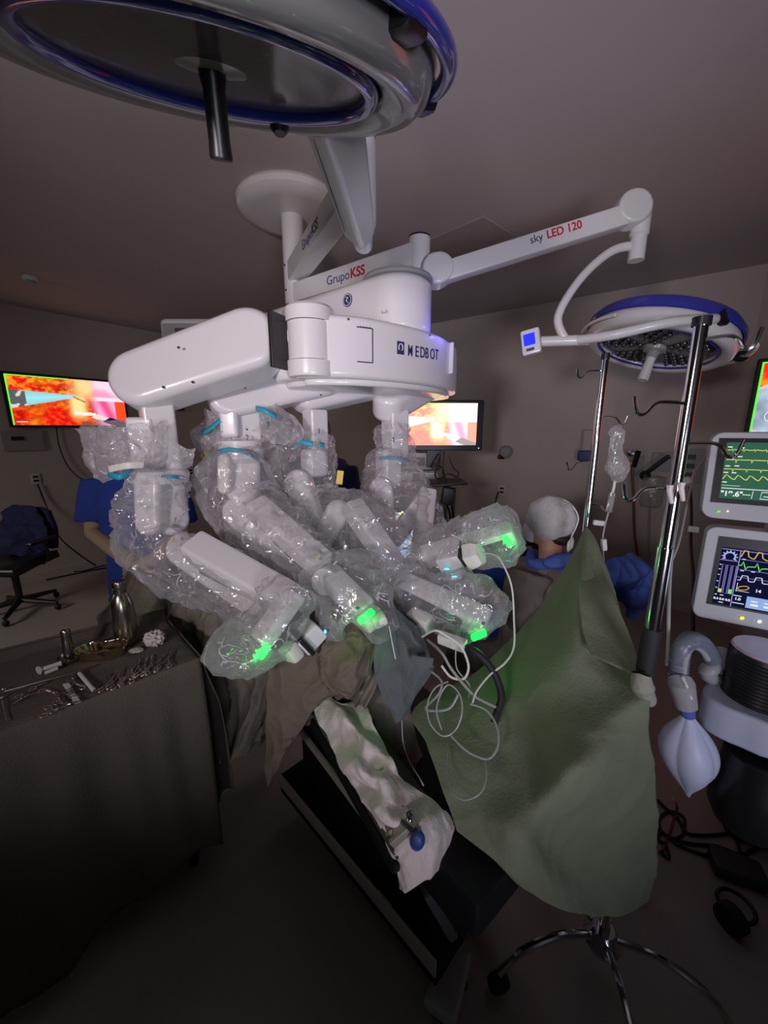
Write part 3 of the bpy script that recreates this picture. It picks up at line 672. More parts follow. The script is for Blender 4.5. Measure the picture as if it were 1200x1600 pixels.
def tie(pts, w_, par, name='blue_tie'):
    """a flat ribbon of blue tape"""
    P, _ = crv([V(p) for p in pts], 6); b = B(); vs = []; fs = []
    for p in P: vs += [p + V((0, 0, w_ / 2)), p - V((0, 0, w_ / 2)) + V((0, -.004, 0))]
    for i in range(len(P) - 1): fs.append((2 * i, 2 * i + 1, 2 * i + 3, 2 * i + 2))
    b.add(vs, fs); return b.build(name, 'tape', par, solid=.0015)
def drape(label, loc):
    return thing('plastic_drape', label, 'sterile drape', loc, 'clear sterile drapes over the robot arms')

t = drape('crumpled clear drape over the leftmost robot arm, with an open milky hood beside its column', G(250, 760, 1.42))
b = B()
film_tube(b, [G(250, 735, 1.40), G(246, 755, 1.39), G(238, 790, 1.38), G(232, 830, 1.36), G(262, 870, 1.33), G(330, 905, 1.28), G(410, 945, 1.20), G(450, 965, 1.16)],
          [.085, .11, .12, .105, .115, .11, .10, .085], 1)
film_tube(b, [G(462, 915, 1.12), G(440, 955, 1.07), G(405, 1000, 1.01), G(372, 1008, 1.0), G(350, 995, 1.02)], [.065, .072, .078, .072, .035], 2, open_end=False)
b.build('clear_sleeve', 'film', t, sharp=32)
b = B()
sheet(b, [[G(125, 672, 1.40), G(150, 668, 1.34), G(178, 671, 1.30), G(215, 668, 1.32), G(262, 660, 1.42)],
          [G(139, 700, 1.40), G(158, 702, 1.32), G(185, 705, 1.27), G(222, 705, 1.30), G(268, 700, 1.40)],
          [G(142, 722, 1.41), G(160, 728, 1.33), G(188, 732, 1.29), G(225, 728, 1.33), G(264, 725, 1.42)],
          [G(150, 744, 1.42), G(165, 752, 1.36), G(190, 748, 1.32), G(220, 745, 1.36), G(256, 742, 1.42)]], 46, 60, .018, 9, 3)
sheet(b, [[G(126, 672, 1.41), G(150, 655, 1.55), G(200, 660, 1.58), G(262, 655, 1.52)],
          [G(141, 700, 1.42), G(160, 700, 1.55), G(200, 700, 1.58), G(262, 700, 1.52)],
          [G(150, 744, 1.43), G(165, 735, 1.52), G(200, 738, 1.55), G(256, 740, 1.50)]], 30, 40, .015, 9, 5)
sheet(b, [[G(268, 690, 1.38), G(285, 698, 1.36), G(306, 702, 1.38)], [G(272, 718, 1.38), G(290, 724, 1.35), G(304, 726, 1.38)], [G(276, 732, 1.39), G(288, 736, 1.38), G(298, 730, 1.39)]], 20, 24, .016, 14, 8)
b.build('milky_hood', 'film2', t, sharp=32)
tie([G(170, 740, 1.30), G(186, 745, 1.27), G(203, 739, 1.30), G(210, 733, 1.34)], .020, t)
tie([G(252, 745, 1.33), G(270, 745, 1.34), G(288, 748, 1.40)], .010, t)
sheet(B(), [[G(169, 728, 1.29), G(200, 723, 1.28), G(228, 722, 1.31)], [G(171, 738, 1.285), G(200, 733, 1.275), G(226, 732, 1.305)]], 4, 12, .003).build('white_band', 'plastw', t, solid=.002)
sheet(B(), [[G(140, 718, 1.39), G(147, 719, 1.38)], [G(142, 732, 1.39), G(149, 732, 1.38)]], 3, 3, .001).build('white_band', 'paper', t, solid=.002)

t = drape('crumpled clear drape over the robot arm numbered 2, tied with blue tape', G(380, 720, 1.65))
b = B()
film_tube(b, [G(378, 690, 1.66), G(377, 716, 1.64), G(374, 750, 1.58), G(378, 790, 1.54), G(415, 820, 1.47), G(470, 865, 1.36), G(505, 895, 1.28)],
          [.085, .10, .155, .15, .12, .105, .08], 3)
film_tube(b, [G(505, 885, 1.26), G(530, 915, 1.20), G(555, 945, 1.14), G(580, 970, 1.09), G(572, 985, 1.08)], [.07, .115, .125, .085, .03], 4, open_end=False)
b.build('clear_sleeve', 'film', t, sharp=32)
b = B()
sheet(b, [[G(326, 640, 1.72), G(343, 642, 1.66), G(362, 646, 1.64)], [G(318, 660, 1.72), G(335, 668, 1.62), G(358, 662, 1.62)], [G(302, 678, 1.70), G(330, 690, 1.60), G(362, 684, 1.62)],
          [G(310, 708, 1.70), G(335, 712, 1.60), G(358, 712, 1.62)], [G(322, 722, 1.70), G(340, 726, 1.64), G(350, 718, 1.64)]], 44, 34, .022, 10, 11)
sheet(b, [[G(405, 620, 1.75), G(418, 608, 1.72), G(430, 625, 1.76)], [G(404, 645, 1.66), G(430, 648, 1.66), G(462, 650, 1.72)], [G(410, 672, 1.64), G(440, 672, 1.64), G(475, 672, 1.72)],
          [G(428, 690, 1.66), G(448, 696, 1.66), G(468, 694, 1.72)]], 44, 40, .024, 10, 12)
sheet(b, [[G(404, 675, 1.72), G(428, 685, 1.74)], [G(412, 730, 1.72), G(440, 735, 1.76)], [G(420, 780, 1.72), G(452, 780, 1.78)], [G(440, 800, 1.70), G(470, 800, 1.76)]], 40, 20, .02, 7, 13)
b.build('milky_hood', 'film2', t, sharp=32)
tie([G(308, 680, 1.68), G(325, 672, 1.62), G(340, 660, 1.60), G(352, 652, 1.60)], .020, t)
tie([G(400, 638, 1.62), G(415, 642, 1.60), G(432, 652, 1.62)], .020, t)
tie([G(330, 718, 1.58), G(340, 706, 1.52), G(362, 702, 1.49), G(385, 708, 1.50), G(405, 718, 1.58)], .014, t)
B().ball(G(324, 710, 1.57), (.012, .004, .008)).build('green_clip', mat('green_print', (.25, .5, .05), .5), t)

t = drape('crumpled clear drape over the third robot arm, with a small yellow label showing through', G(495, 720, 1.82))
b = B()
film_tube(b, [G(494, 680, 1.84), G(492, 705, 1.82), G(480, 745, 1.76), G(488, 800, 1.68), G(540, 815, 1.60), G(590, 860, 1.50), G(636, 912, 1.40)],
          [.10, .11, .17, .18, .16, .12, .09], 5)
film_tube(b, [G(618, 905, 1.36), G(660, 930, 1.28), G(710, 945, 1.22), G(750, 965, 1.17), G(768, 985, 1.14)], [.07, .085, .115, .105, .04], 6, open_end=False)
film_tube(b, [G(716, 900, 1.28), G(730, 912, 1.24), G(735, 935, 1.21)], [.04, .03, .05], 16, 24, amp=.015)
b.build('clear_sleeve', 'film', t, sharp=32)
tie([G(458, 700, 1.74), G(470, 692, 1.70), G(488, 694, 1.69)], .024, t)
tie([G(500, 694, 1.70), G(507, 696, 1.72)], .02, t)

t = drape('crumpled clear drape over the robot arm numbered 4, reaching right to a green light', G(617, 720, 2.03))
b = B()
film_tube(b, [G(612, 668, 2.03), G(614, 700, 2.0), G(612, 720, 1.98), G(618, 760, 1.92), G(632, 810, 1.84), G(650, 860, 1.65), G(645, 885, 1.52)],
          [.09, .095, .13, .19, .19, .12, .08], 7)
film_tube(b, [G(640, 884, 1.48), G(690, 862, 1.43), G(740, 848, 1.39), G(785, 838, 1.36), G(812, 832, 1.34)], [.06, .085, .095, .115, .05], 8, open_end=False)
film_tube(b, [G(770, 842, 1.38), G(758, 820, 1.40), G(752, 800, 1.42)], [.09, .07, .03], 18, 30, amp=.02)
b.build('clear_sleeve', 'film', t, sharp=32)
tie([G(592, 716, 1.92), G(610, 715, 1.89), G(628, 718, 1.90), G(640, 722, 1.96)], .016, t)

# small surgical screen seen between the arms
t = thing('console_screen', 'small bright bluish screen glimpsed between the arms behind the drape', 'screen', G(614, 860, 2.35))
B().box(G(612, 838, 2.38), (.34, .03, .34), None, .008).build('screen_housing', 'black', t)

# ------------------------------------------------------------------ screens
def paint(u, v, k=0):
    """endoscope picture: u right, v up"""
    n1 = noise.fractal(V((u * 6, v * 4, 1.3 + k)), 1, 2, 4); n2 = noise.noise(V((u * 14 + 5, v * 9, 2))); n3 = 1 - 2 * abs(noise.noise(V((u * 8, v * 6, 7))))
    n4 = noise.fractal(V((u * 22, v * 14, 9)), 1, 2, 3); c = V((.95, .015 + .22 * max(0, n1 + .1) + .1 * max(0, n4), .008)) * (.72 + .3 * n3 + .3 * n4)
    if u < .62 and v > .55: c = c.lerp(V((1, .30 + .2 * n4, .02)), min(1, max(0, n2 * 2 + .25 + n4)))
    yb = math.exp(-((u - .63) / .10) ** 2 - ((v - .85) / .25) ** 2); c = c.lerp(V((1, .75, .3)), min(1, yb * 1.2))
    yb = math.exp(-((u - .55) / .07) ** 4 - ((v - .42) / .25) ** 4); c = c.lerp(V((1, .85, .35)), min(1, yb))
    if u > .62 or (u > .55 and v > .6):
        w_ = min(1, max(0, (u - .66) / .08)); pk = V((1, .38, .58)).lerp(V((1, .75, .9)), max(0, min(1, .5 + n1 + (v - .62))))
        if v < .55: 
            sac = V((.95, .10, .28)).lerp(V((1, .45, .75)), max(0, min(1, .5 + .6 * sin(u * 34 + v * 6)))); pk = sac if u < .9 else V((1, .08, .02))
        elif v < .64: pk = V((1, .85, .95))
        c = c.lerp(pk, w_)
    # pale blue tapering tool from the left
    ax_ = .52 + (.62 - .52) * (u / .5) * 1.0; hw = .17 * (1 - u / .56) + .02
    if u < .52 and abs(v - ax_) < hw: 
        c = V((.35, .78, .85)) * (.85 + .25 * (1 - abs(v - ax_) / hw)); 
        if u > .46: c = V((.5, .75, .85))
        if u < .13: c = V((.12, .12, .13)) if n2 < .1 else V((.7, .7, .72))
    # hook
    if .52 <= u < .62 and abs(v - (.62 - (u - .52) * 1.1)) < .012: c = V((.15, .08, .04))
    # white tool with black barrel from the lower right
    d = V((.35, -.26)).normalized(); r = V((u - .58, v - .26)); s_ = r.x * d.x + r.y * d.y; h_ = r.x * d.y - r.y * d.x
    if u > .5 and abs(v - (.27 - (u - .5) * .12)) < .035 and u < .70: c = V((1, .95, .9))
    r = V((u - .68, v - .22)); s_ = r.x * d.x + r.y * d.y; h_ = r.x * d.y - r.y * d.x
    if 0 < s_ < .14 and abs(h_) < .05: c = V((1, .75, .65))
    if s_ >= .14 and abs(h_) < .065: c = V((.01, .012, .05))
    return c
def screen(name, o, x, y, w_, h_, m, par, fn, nu=150, nv=84):
    vs = [V(o) + V(x) * (w_ * i / nu) + V(y) * (h_ * j / nv) for i in range(nu + 1) for j in range(nv + 1)]
    b = B().add(vs, [(i * (nv + 1) + j, (i + 1) * (nv + 1) + j, (i + 1) * (nv + 1) + j + 1, i * (nv + 1) + j + 1) for i in range(nu) for j in range(nv)])
    ob = b.build(name, m, par, sharp=0); ca = ob.data.color_attributes.new('Col', 'FLOAT_COLOR', 'POINT')
    i = 0
    for a in range(nu + 1):
        for c in range(nv + 1):
            q = fn(a / nu, c / nv); ca.data[i].color = (max(0, q[0]), max(0, q[1]), max(0, q[2]), 1); i += 1
    return ob
def flatrect(par, o, x, y, u0, v0, u1, v1, m, name, off=.001):
    n_ = V(x).cross(V(y)).normalized(); o = V(o) + n_ * off
    return B().prism([o + x * u0 + y * v0, o + x * u1 + y * v0, o + x * u1 + y * v1, o + x * u0 + y * v1], n_ * .0008).build(name, m, par)
# left wall television
pw = C0 + D2 * 1.85; o0 = G(18, 672, 4.19)
L0 = (C0 - V((0, 0, 0)))
def onwall(px, py, off=.07):
    cy = 800 - py; f_ = F * CT + cy * ST; uu = cy * CT - F * ST; dr = V(((px - 600) / f_, 1, uu / f_)); q0 = C0 + NL * -off if False else C0 - (-NL) * off
    n_ = NL; t_ = (q0).dot(n_) / (V((dr.x, dr.y, 0))).dot(n_); return V((dr.x * t_, t_, HCAM + dr.z * t_))
def onback(px, py, off=.0):
    cy = 800 - py; f_ = F * CT + cy * ST; uu = cy * CT - F * ST; dr = V(((px - 600) / f_, 1, uu / f_)); q0 = C0 + NB * off
    t_ = q0.dot(NB) / V((dr.x, dr.y, 0)).dot(NB); return V((dr.x * t_, t_, HCAM + dr.z * t_))
bl_ = onwall(21, 664); xw = -D2; up = V((0, 0, 1))
tv_w, tv_h = 1.24, .60; tl_ = onwall(12, 584); tv_h = tl_.z - bl_.z
tr_ = onwall(200, 670); tv_w = max(1.0, (V((tr_.x, tr_.y, 0)) - V((bl_.x, bl_.y, 0))).length)
t = thing('television', 'wide wall television at left showing a red and orange surgical view', 'television', bl_ - NL * .07)
cx_ = bl_ + xw * tv_w / 2 + up * tv_h / 2
rot = M((xw, -NL, up)).transposed()
B().box(cx_ - NL * .028, (tv_w + .05, .05, tv_h + .05), rot, .006).build('television_case', 'black', t)
B().box(cx_ - NL * .056, (.4, .02, .3), rot, .006).build('wall_bracket', 'black', t)
screen('screen', bl_ + NL * .0, xw, up, tv_w, tv_h, 'scr_s', t, paint)
flatrect(t, bl_, xw, up, 0, 0, .012, tv_h, 'edge', 'green_screen_edge', .002); flatrect(t, bl_, xw, up, .01, tv_h - .010, tv_w * .5, tv_h, 'edge', 'green_screen_edge', .002)
flatrect(t, bl_, xw, up, .03, .03, .12, .038, 'wht', 'screen_caption', .002)

# monitor on the cart
mY = 3.25; bl_ = G(600, 703, mY); xr = V((1, .04, 0)).normalized(); mw = .80; mh = G(640, 624, mY).z - G(640, 703, mY).z
bl_ = G(753, 704, mY) - xr * mw; k_ = xr.cross(up) * 1.0; k_ = k_ if k_.y < 0 else -k_
t = thing('monitor', 'flat monitor with bright washed-out orange surgical view standing on the equipment cart', 'monitor', bl_ + xr * mw * .5 + V((0, .05, -.10)))
rot = M((xr, -k_, up)).transposed(); cc = bl_ + xr * mw / 2 + up * mh / 2
B().box(cc - k_ * .02, (mw, .04, mh), rot, .008).build('monitor_case', 'black', t)
bo = bl_ + xr * .02 + up * .045 + k_ * .0012
screen('screen', bo, xr, up, mw - .075, mh - .07, 'scr_b', t, lambda u, v: paint(u, v).lerp(V((1, .9, .75)), .22))
flatrect(t, bo, xr, up, mw - .073, 0, mw - .045, mh - .07, 'greyscr', 'screen_margin', .001) if 0 else None
flatrect(t, bo, xr, up, 0, mh - .075, mw * .45, mh - .068, 'edge', 'green_screen_edge', .001)
B().ball(bl_ + xr * (mw - .03) + up * .02 + k_ * .002, .005).build('power_light', ME['led_w'], t)
B().box(cc - k_ * .05 - up * (mh / 2 + .03), (.12, .04, .22), rot, .006).build('monitor_stand', 'black', t)

# right television, seen at the frame's edge
TR = V((2.36, 2.66, 0)); tx = V((.62, -.785, 0)).normalized(); tn = V((-.785, -.62, 0)).normalized()
g1 = G(1187, 566, 2.62); g2 = G(1168, 688, 2.62); z1, z0 = g1.z, g2.z - .02
o = V((g2.x, g2.y, z0)); hh = z1 - z0
t = thing('television', 'right-hand television cut by the frame edge with circled numbers 1 and 2', 'television', o + tx * .5 - tn * .2)
rot = M((tx, -tn, up)).transposed(); W_ = 1.05
B().box(o + tx * (W_ / 2 - .0) + up * hh / 2 - tn * .04, (W_ + .06, .075, hh + .05), rot, .01).build('television_case', 'black', t)
def paint2(u, v):
    n1 = noise.fractal(V((u * 9, v * 6, 4)), 1, 2, 4); c = V((1, .05 + .2 * max(0, n1), .03))
    if v > .72: c = V((1, .30, .02)).lerp(V((1, .03, .02)), max(0, min(1, (v - .8) * 12 + n1)))
    r = (u - .10) ** 2 * 4 + (v - .42) ** 2
    if r < .09: c = V((.45, .55, .68)) * (.8 + .5 * n1)
    if v < .09: c = V((1, .08, .02))
    if r < .11 and r > .09: c = V((.9, .6, .6))
    return c
screen('screen', o, tx, up, W_, hh, 'scr_s', t, paint2, 110, 70)
flatrect(t, o, tx, up, 0, 0, .010, hh, 'edge', 'green_screen_edge', .002); flatrect(t, o, tx, up, 0, hh - .008, W_, hh, 'edge', 'green_screen_edge', .002)
for i, (ch, vv) in enumerate((('1', .56), ('2', .34))):
    c = o + tx * .09 + up * hh * vv + tn * .003
    B().tube([c + tx * .03 * cos(q * pi / 10) + up * .035 * sin(q * pi / 10) for q in range(20)], .0025, 6, closed=True).build('number_ring', 'wht', t)
    text(ch, .05, c - tx * .013 - up * .018, tx, up, 'wht', t, 'screen_number')
B().tube([o + tx * .5 + up * hh * .5 - tn * .07, o + tx * .5 + up * hh * .5 - tn * .30, V((3.02, 2.75, z0 + hh * .5))], .03, 12).build('wall_arm', 'black', t)
t = [o_ for o_ in COL.objects if o_.name == 'console_screen'][0]
bs_ = G(597, 872, 2.35); 
screen('screen', G(586, 872, 2.35), V((1, 0, 0)), up, .24, .30, 'scr_c', t, lambda u, v: V((.35, .55, .9)).lerp(V((.9, .85, .3)), max(0, min(1, noise.noise(V((u * 8, v * 8, 3))) * 3 + (v - .5)))) * (.8 + .8 * max(0, noise.noise(V((u * 20, v * 20, 1))))), 60, 60)

# ------------------------------------------------------------------ equipment cart under the monitor
cY = 3.15; sx0, sx1 = G(640, 760, cY).x, G(722, 760, cY).x; zt = G(690, 757, cY).z
t = thing('equipment_cart', 'pale steel cart with two shelves under the monitor', 'cart', ((sx0 + sx1) / 2, cY + .25, 0))
cxm = (sx0 + sx1) / 2 - .08; cw = sx1 - sx0 + .16
def shelf(z): B().box((cxm, cY + .25, z), (cw, .5, .035), None, .006).build('shelf', 'plastw', t)
shelf(zt); shelf(zt - .42); shelf(zt - .85)
for sx in (-1, 1):
    for sy in (-1, 1):
        px = cxm + sx * (cw / 2 - .06); py = cY + .25 + sy * .2
        B().box((px, py, zt / 2), (.035, .035, zt), None, .004).build('post', 'grey', t)
        B().lathe([(0, 0), (.035, 0), (.035, .03), (0, .03)], (px - .015, py, .036), (1, 0, 0), 16).build('caster', 'rubber', t)
t = thing('device_box', 'pale cube-shaped device directly below the monitor', 'device', G(655, 758, 3.3))
pA, pB = G(633, 733, 3.3), G(672, 706, 3.3)
c0_ = V(((pA.x + pB.x) / 2 - .06, 3.42, 0)); 
zl = G(650, 756, 3.3).z; zm = G(650, 734, 3.3).z; zu = G(650, 707, 3.3).z
B().box((c0_.x, c0_.y, (zm + zu) / 2), (.36, .3, zu - zm), None, .01).build('case', 'plastw', t)
B().box((c0_.x + .02, c0_.y - .152, (zm + zu) / 2), (.2, .004, .07), None, .001).build('front_panel', 'grey', t)
t = thing('device_box', 'white device with a black socket on the cart shelf, lower of two', 'device', G(655, 758, 3.3))
B().box((c0_.x + .02, c0_.y, (zm + zl) / 2 - .002), (.44, .32, zm - zl - .004), None, .02).build('case', 'white', t)
B().box((G(650, 745, 3.3).x, c0_.y - .165, zl + .06), (.06, .02, .07), None, .008).build('socket', 'black', t)
t = thing('keyboard_tray', 'thin black tray jutting from the cart shelf', 'tray', G(690, 754, 3.1))
B().box(G(692, 754, 3.1) + V((0, 0, .0)), (.34, .3, .02), M.Rotation(R(-4), 3, 'Y'), .006).build('tray', 'black', t)
random.seed(5)
def cord(name, pts, r, label, cat='cable', m='cable', group=None, sm=8):
    return B().tube(pts, r, 8, smooth=sm).build(name, m, None, label=label, cat=cat, group=group)
cord('cable', [G(694, 706, 3.24), G(692, 735, 3.08), G(700, 760, 3.05), G(706, 790, 3.05), G(712, 830, 3.05)], .007, 'thick black cable dropping from the monitor past the cart shelf')
cord('cable', [G(700, 708, 3.2), G(708, 730, 3.08), G(716, 738, 3.06), G(714, 745, 3.06), G(700, 740, 3.05), G(690, 748, 3.05)], .005, 'thin black cable looping out right of the cart')
cord('cable', [G(688, 710, 3.2), G(680, 738, 3.06), G(684, 748, 3.04), G(694, 742, 3.05), G(690, 730, 3.05), G(682, 735, 3.04)], .006, 'black cable coiled under the monitor')
cord('cable', [G(695, 780, 3.0), G(702, 800, 3.0), G(706, 820, 3.0), G(718, 842, 3.0)], .008, 'black cable hanging below the power brick on the cart')
B().box(G(700, 775, 3.0), (.10, .06, .14), M.Rotation(R(8), 3, 'Y'), .012).build('power_brick', 'black', None, label='black power brick hanging at the cart side', cat='power supply')

# ------------------------------------------------------------------ draped instrument table
TZ = .92
ca, cb, cc_, cd_ = GZ(312, 1026, TZ), GZ(257, 964, TZ), GZ(0, 1030, TZ), GZ(0, 1142, TZ)
ca.z = cb.z = TZ
ld = (cd_ - ca); ld.z = 0; ld.normalize(); ca2 = ca + ld * 1.25; wd = cb - ca; wid = wd.length
bk = (cc_ - cb); bk.z = 0; bk.normalize(); cb2 = cb + bk * 1.25
t = thing('instrument_table', 'draped instrument table standing at lower left with dark cloth hanging to the floor', 'table', ((ca + cb2) / 2 - V((0, 0, TZ))))
out = [ca, cb, cb2, ca2]
b = B()
def tabtop(u, v):
    p = (ca.lerp(ca2, v)).lerp(cb.lerp(cb2, v), u); e = min(u, 1 - u) * wid; ev = v * 1.25
    h = -.006 * math.exp(-min(e, ev) / .01)
    if u > .93: h += .035 * ((u - .93) / .07)
    return p + V((0, 0, h + noise.noise(p * 9) * .005 + noise.noise(p * 26) * .0022))
b.grid(tabtop, 60, 120)
def skirt(a, c, n_out, z1, seed, nu=90, topz=0):
    def fn(u, v):
        p = a.lerp(c, u); L = (c - a).length * u; f = (noise.noise(V((L * 5 + seed, v * .6, seed))) + .5 * noise.noise(V((L * 12, v * .8, seed + 4))))
        hz = z1(u) ; z = TZ + topz * (1 - v) + (hz - TZ) * v
        return V((p.x, p.y, z)) + n_out * (.004 + (.02 + .05 * f) * min(1, v * 3) + .03 * v)
    b.grid(fn, nu, 40)
nf = V((-ld.y, ld.x, 0)); nf = nf if nf.dot(ca - cb) > 0 else -nf
ns = -ld
skirt(ca, ca2, nf, lambda u: .13 + .05 * sin(u * 9) + .05 * noise.noise(V((u * 7, 0, 0))), 1)
skirt(cb, ca, ns, lambda u: .20 + .10 * sin(u * 7 + 1), 2, 40)
skirt(cb, cb2, -nf, lambda u: .2, 3, topz=.035)
b.build('table_cloth', 'tablec', t, sharp=50, solid=.003)
for pp in (ca + nf * -.08 + ld * .08, cb + nf * .08 + ld * .08, ca2 - nf * .08 - ld * .08, cb2 + nf * .08 - ld * .08):
    B().tube([V((pp.x, pp.y, .08)), V((pp.x, pp.y, TZ - .03))], .014, 10).build('leg', 'chrome', t)
    c_ = B().lathe([(0, -.014), (.036, -.014), (.038, 0), (.036, .014), (0, .014)], (pp.x, pp.y, .038), (1, .3, 0), 20).build('caster', 'rubber', t)
B().box((ca + cb2) / 2 - V((0, 0, .03)), (1.2, .4, .02), M((ld, nf, V((0, 0, 1)))).transposed(), .004).build('table_tray', 'steel', t)
TT = TZ + .006
def T(px, py, dz=0): return GZ(px, py, TT + dz)
# bottle
p = T(199, 1003); 
t = thing('water_bottle', 'tall brushed steel drinking bottle standing at the back of the instrument table', 'bottle', p)
B().lathe([(0, 0), (.033, 0), (.037, .006), (.0375, .02), (.0375, .13), (.035, .155), (.029, .178), (.0225, .192), (.0195, .196), (.0195, .2)], p, n=40).build('body', 'steelb', t)
B().lathe([(.0195, .198), (.0215, .199), (.0215, .216), (.020, .218), (.0205, .220), (.0235, .221), (.0235, .236), (.022, .241), (0, .242)], p, n=40).build('cap', 'steelb', t)
# small bulb-topped cylinder
p = T(110, 1030)
t = thing('metal_cup', 'slim grey metal cylinder standing on a flat dish beside the kidney tray', 'container', p)
B().lathe([(0, .012), (.016, .012), (.0165, .02), (.0135, .095), (.0145, .10), (.0145, .108), (.011, .113), (0, .114)], p, n=24).build('cylinder', 'steelb', t)
B().lathe([(0, 0), (.034, 0), (.037, .008), (.037, .014), (.034, .014), (.032, .006), (0, .006)], p, n=28).build('dish', 'steelb', t)
# kidney tray
p = T(162, 1022)
t = thing('kidney_dish', 'polished brassy steel kidney-shaped dish holding a wet swab', 'dish', p)
def kidney(s, z):
    r = []
    for i in range(40):
        q = 2 * pi * i / 40; x = .078 * cos(q); y = .047 * sin(q) - .026 * math.exp(-(cos(q) / .42) ** 2) * (1 if sin(q) < 0 else .0) * -1.0 + .012 * cos(q) ** 2
        r.append(V((x * s, y * s, z)))
    return r
kr = M.Rotation(R(195), 3, 'Z') @ M.Identity(3)
b = B(); lev = [(.0, .001), (.8, .001), (.86, .004), (1.0, .034), (1.045, .036), (1.045, .033), (.99, .031), (.85, .001), (.8, 0)]
vs = []; fs = []
for s_, z_ in lev: vs += [p + kr @ q for q in kidney(s_ if s_ else .01, z_)]
for i in range(len(lev) - 1):
    for j in range(40): fs.append((i * 40 + j, i * 40 + (j + 1) % 40, (i + 1) * 40 + (j + 1) % 40, (i + 1) * 40 + j))
b.add(vs, fs).build('dish_shell', 'brass_dish', t) if 0 else b.add(vs, fs).build('dish_shell', mat('polished_dish', (.70, .62, .42), .14, 1), t)
def crumple(name, c, rx, ry, rz, m, seed, par=None, amp=.35, **k):
    b = B(); b.ball(c, 1, u=48, v=30); c = V(c)
    for i, v in enumerate(b.v):
        d = v - c; n_ = 1 - abs(noise.noise(d * 2.2 + V((seed, 0, 0)))) * 1.6 + .35 * noise.noise(d * 5 + V((seed, 2, 0)))
        r = 1 - amp + amp * n_; b.v[i] = c + V((d.x * rx * r, d.y * ry * r, max(-rz, d.z * rz * r)))
    return b.build(name, m, par, sharp=50, **k)
crumple('swab', p + V((.012, -.012, .010)), .03, .02, .008, 'wcloth', 2, None, label='wet white swab lying inside the kidney dish', cat='swab')
p = T(241, 998, .02); crumple('gauze', p, .040, .030, .034, 'wcloth', 5, None, .5, label='crumpled white gauze cloth at the back right of the instrument table', cat='gauze')
p = T(213, 1016, .004); crumple('gauze', p, .026, .018, .006, 'wcloth', 8, None, .3, label='small flat white gauze pad between bottle and clamps', cat='gauze')
def rod(pts, r, n=6, sm=4): return B().tube(pts, r, n, smooth=sm)
def forceps(px0, py0, px1, py1, name, label, group=None, open_=.012, tip=.5):
    """ring-handled instrument: rings at (px0,py0), jaws at (px1,py1)"""
    a = T(px0, py0, .005); e = T(px1, py1, .005); d = (e - a); L = d.length; d.normalize(); s = V((-d.y, d.x, 0)); t = thing(name, label, 'surgical instrument', (a + e) / 2 - V((0, 0, .004)), group)
    piv = a + d * L * .62
    for sg in (-1, 1):
        ring = a + s * sg * (open_ + .007); b = B()
        b.tube([ring + d * .010 * cos(q * pi / 7) + s * .0075 * sin(q * pi / 7) for q in range(14)], .0016, 6, closed=True)
        b.tube([ring + d * .010, a + d * L * .3 + s * sg * open_ * .6, piv, e + s * -sg * .0012], [.0016, .0018, .0024, .0011], 6, smooth=4)
        b.build('arm', 'steel', t)
    B().lathe([(0, -.003), (.0035, -.003), (.0035, .003), (0, .003)], piv, n=10).build('pivot_screw', 'chrome', t)
    return t
def copy_tree(o, parent=None):
    c = o.copy(); COL.objects.link(c); c.parent = parent
    for ch in o.children: copy_tree(ch, c)
    return c
forceps(28, 1082, 74, 1066, 'surgical_scissors', 'long open scissors lying at the left end of the instrument table', open_=.018)
forceps(58, 1078, 20, 1100, 'artery_forceps', 'forceps crossing the leftmost scissors', open_=.012)
forceps(85, 1105, 128, 1095, 'artery_forceps', 'forceps crossing the white label strip on the front edge of the table', open_=.012)
forceps(98, 1088, 72, 1078, 'artery_forceps', 'short forceps lying between long scissors and label strip', open_=.01)
forceps(118, 1078, 112, 1052, 'artery_forceps', 'forceps pointing back towards the slim metal cylinder', open_=.009)
forceps(70, 1112, 105, 1104, 'artery_forceps', 'forceps nearest the front left table edge', open_=.010)
f0 = forceps(196, 1066, 214, 1036, 'towel_clamp', 'steel clamp in the neat row along the right front table edge', 'row of clamps at the front right of the instrument table', .009)
cl = ['leftmost clamp of the front row, nearest the dark blade', 'second clamp from the left in the front row on the instrument table', None, 'fourth clamp from the left in the front row of instruments',
      'middle clamp of the nine in the front row', 'sixth clamp from the left in the front row of instruments', 'seventh clamp from the left in the front row, below the gauze pad',
      'last but one clamp at the right end of the front row', 'rightmost clamp of the front row, nearest the table corner']
f0['label'] = 'third clamp from the left in the front row on the instrument table'
for lb, (px, py) in zip([c for c in cl if c], ((176, 1062), (186, 1058), (206, 1047), (216, 1044), (226, 1041), (236, 1038), (250, 1033), (263, 1029))):
    c = copy_tree(f0); c.location = T(px, py); c.rotation_euler = (0, 0, R(random.uniform(-14, 14))); c['label'] = lb
t = thing('label_strip', 'white label strip with black wire wound round it, near the front table edge', 'label', T(112, 1088))
B().prism([T(98, 1070), T(108, 1068), T(126, 1097), T(116, 1100)], (0, 0, .003)).build('strip', 'paper', t)
a_s, b_s = T(104, 1078, .003), T(120, 1094, .003)
for i in range(4):
    c = a_s.lerp(b_s, .2 + i * .2); B().tube([c + V((.014 * cos(q * pi / 6), .005 * sin(q * pi / 6), .002 + .003 * sin(q * pi / 6))) for q in range(12)], .0012, 5, closed=True).build('wire_turn', 'steel', t)
t = thing('syringe_tube', 'white slim tube lying diagonally in the middle of the instrument table', 'tube', T(137, 1066))
B().tube([T(124, 1052, .006), T(146, 1078, .006)], .0055, 12).build('barrel', 'paper', t); B().tube([T(146, 1078, .006), T(150, 1082, .006)], .003, 10).build('tip', 'steel', t)
t = thing('scalpel', 'small dark pointed blade lying right of the white tube', 'scalpel', T(171, 1063))
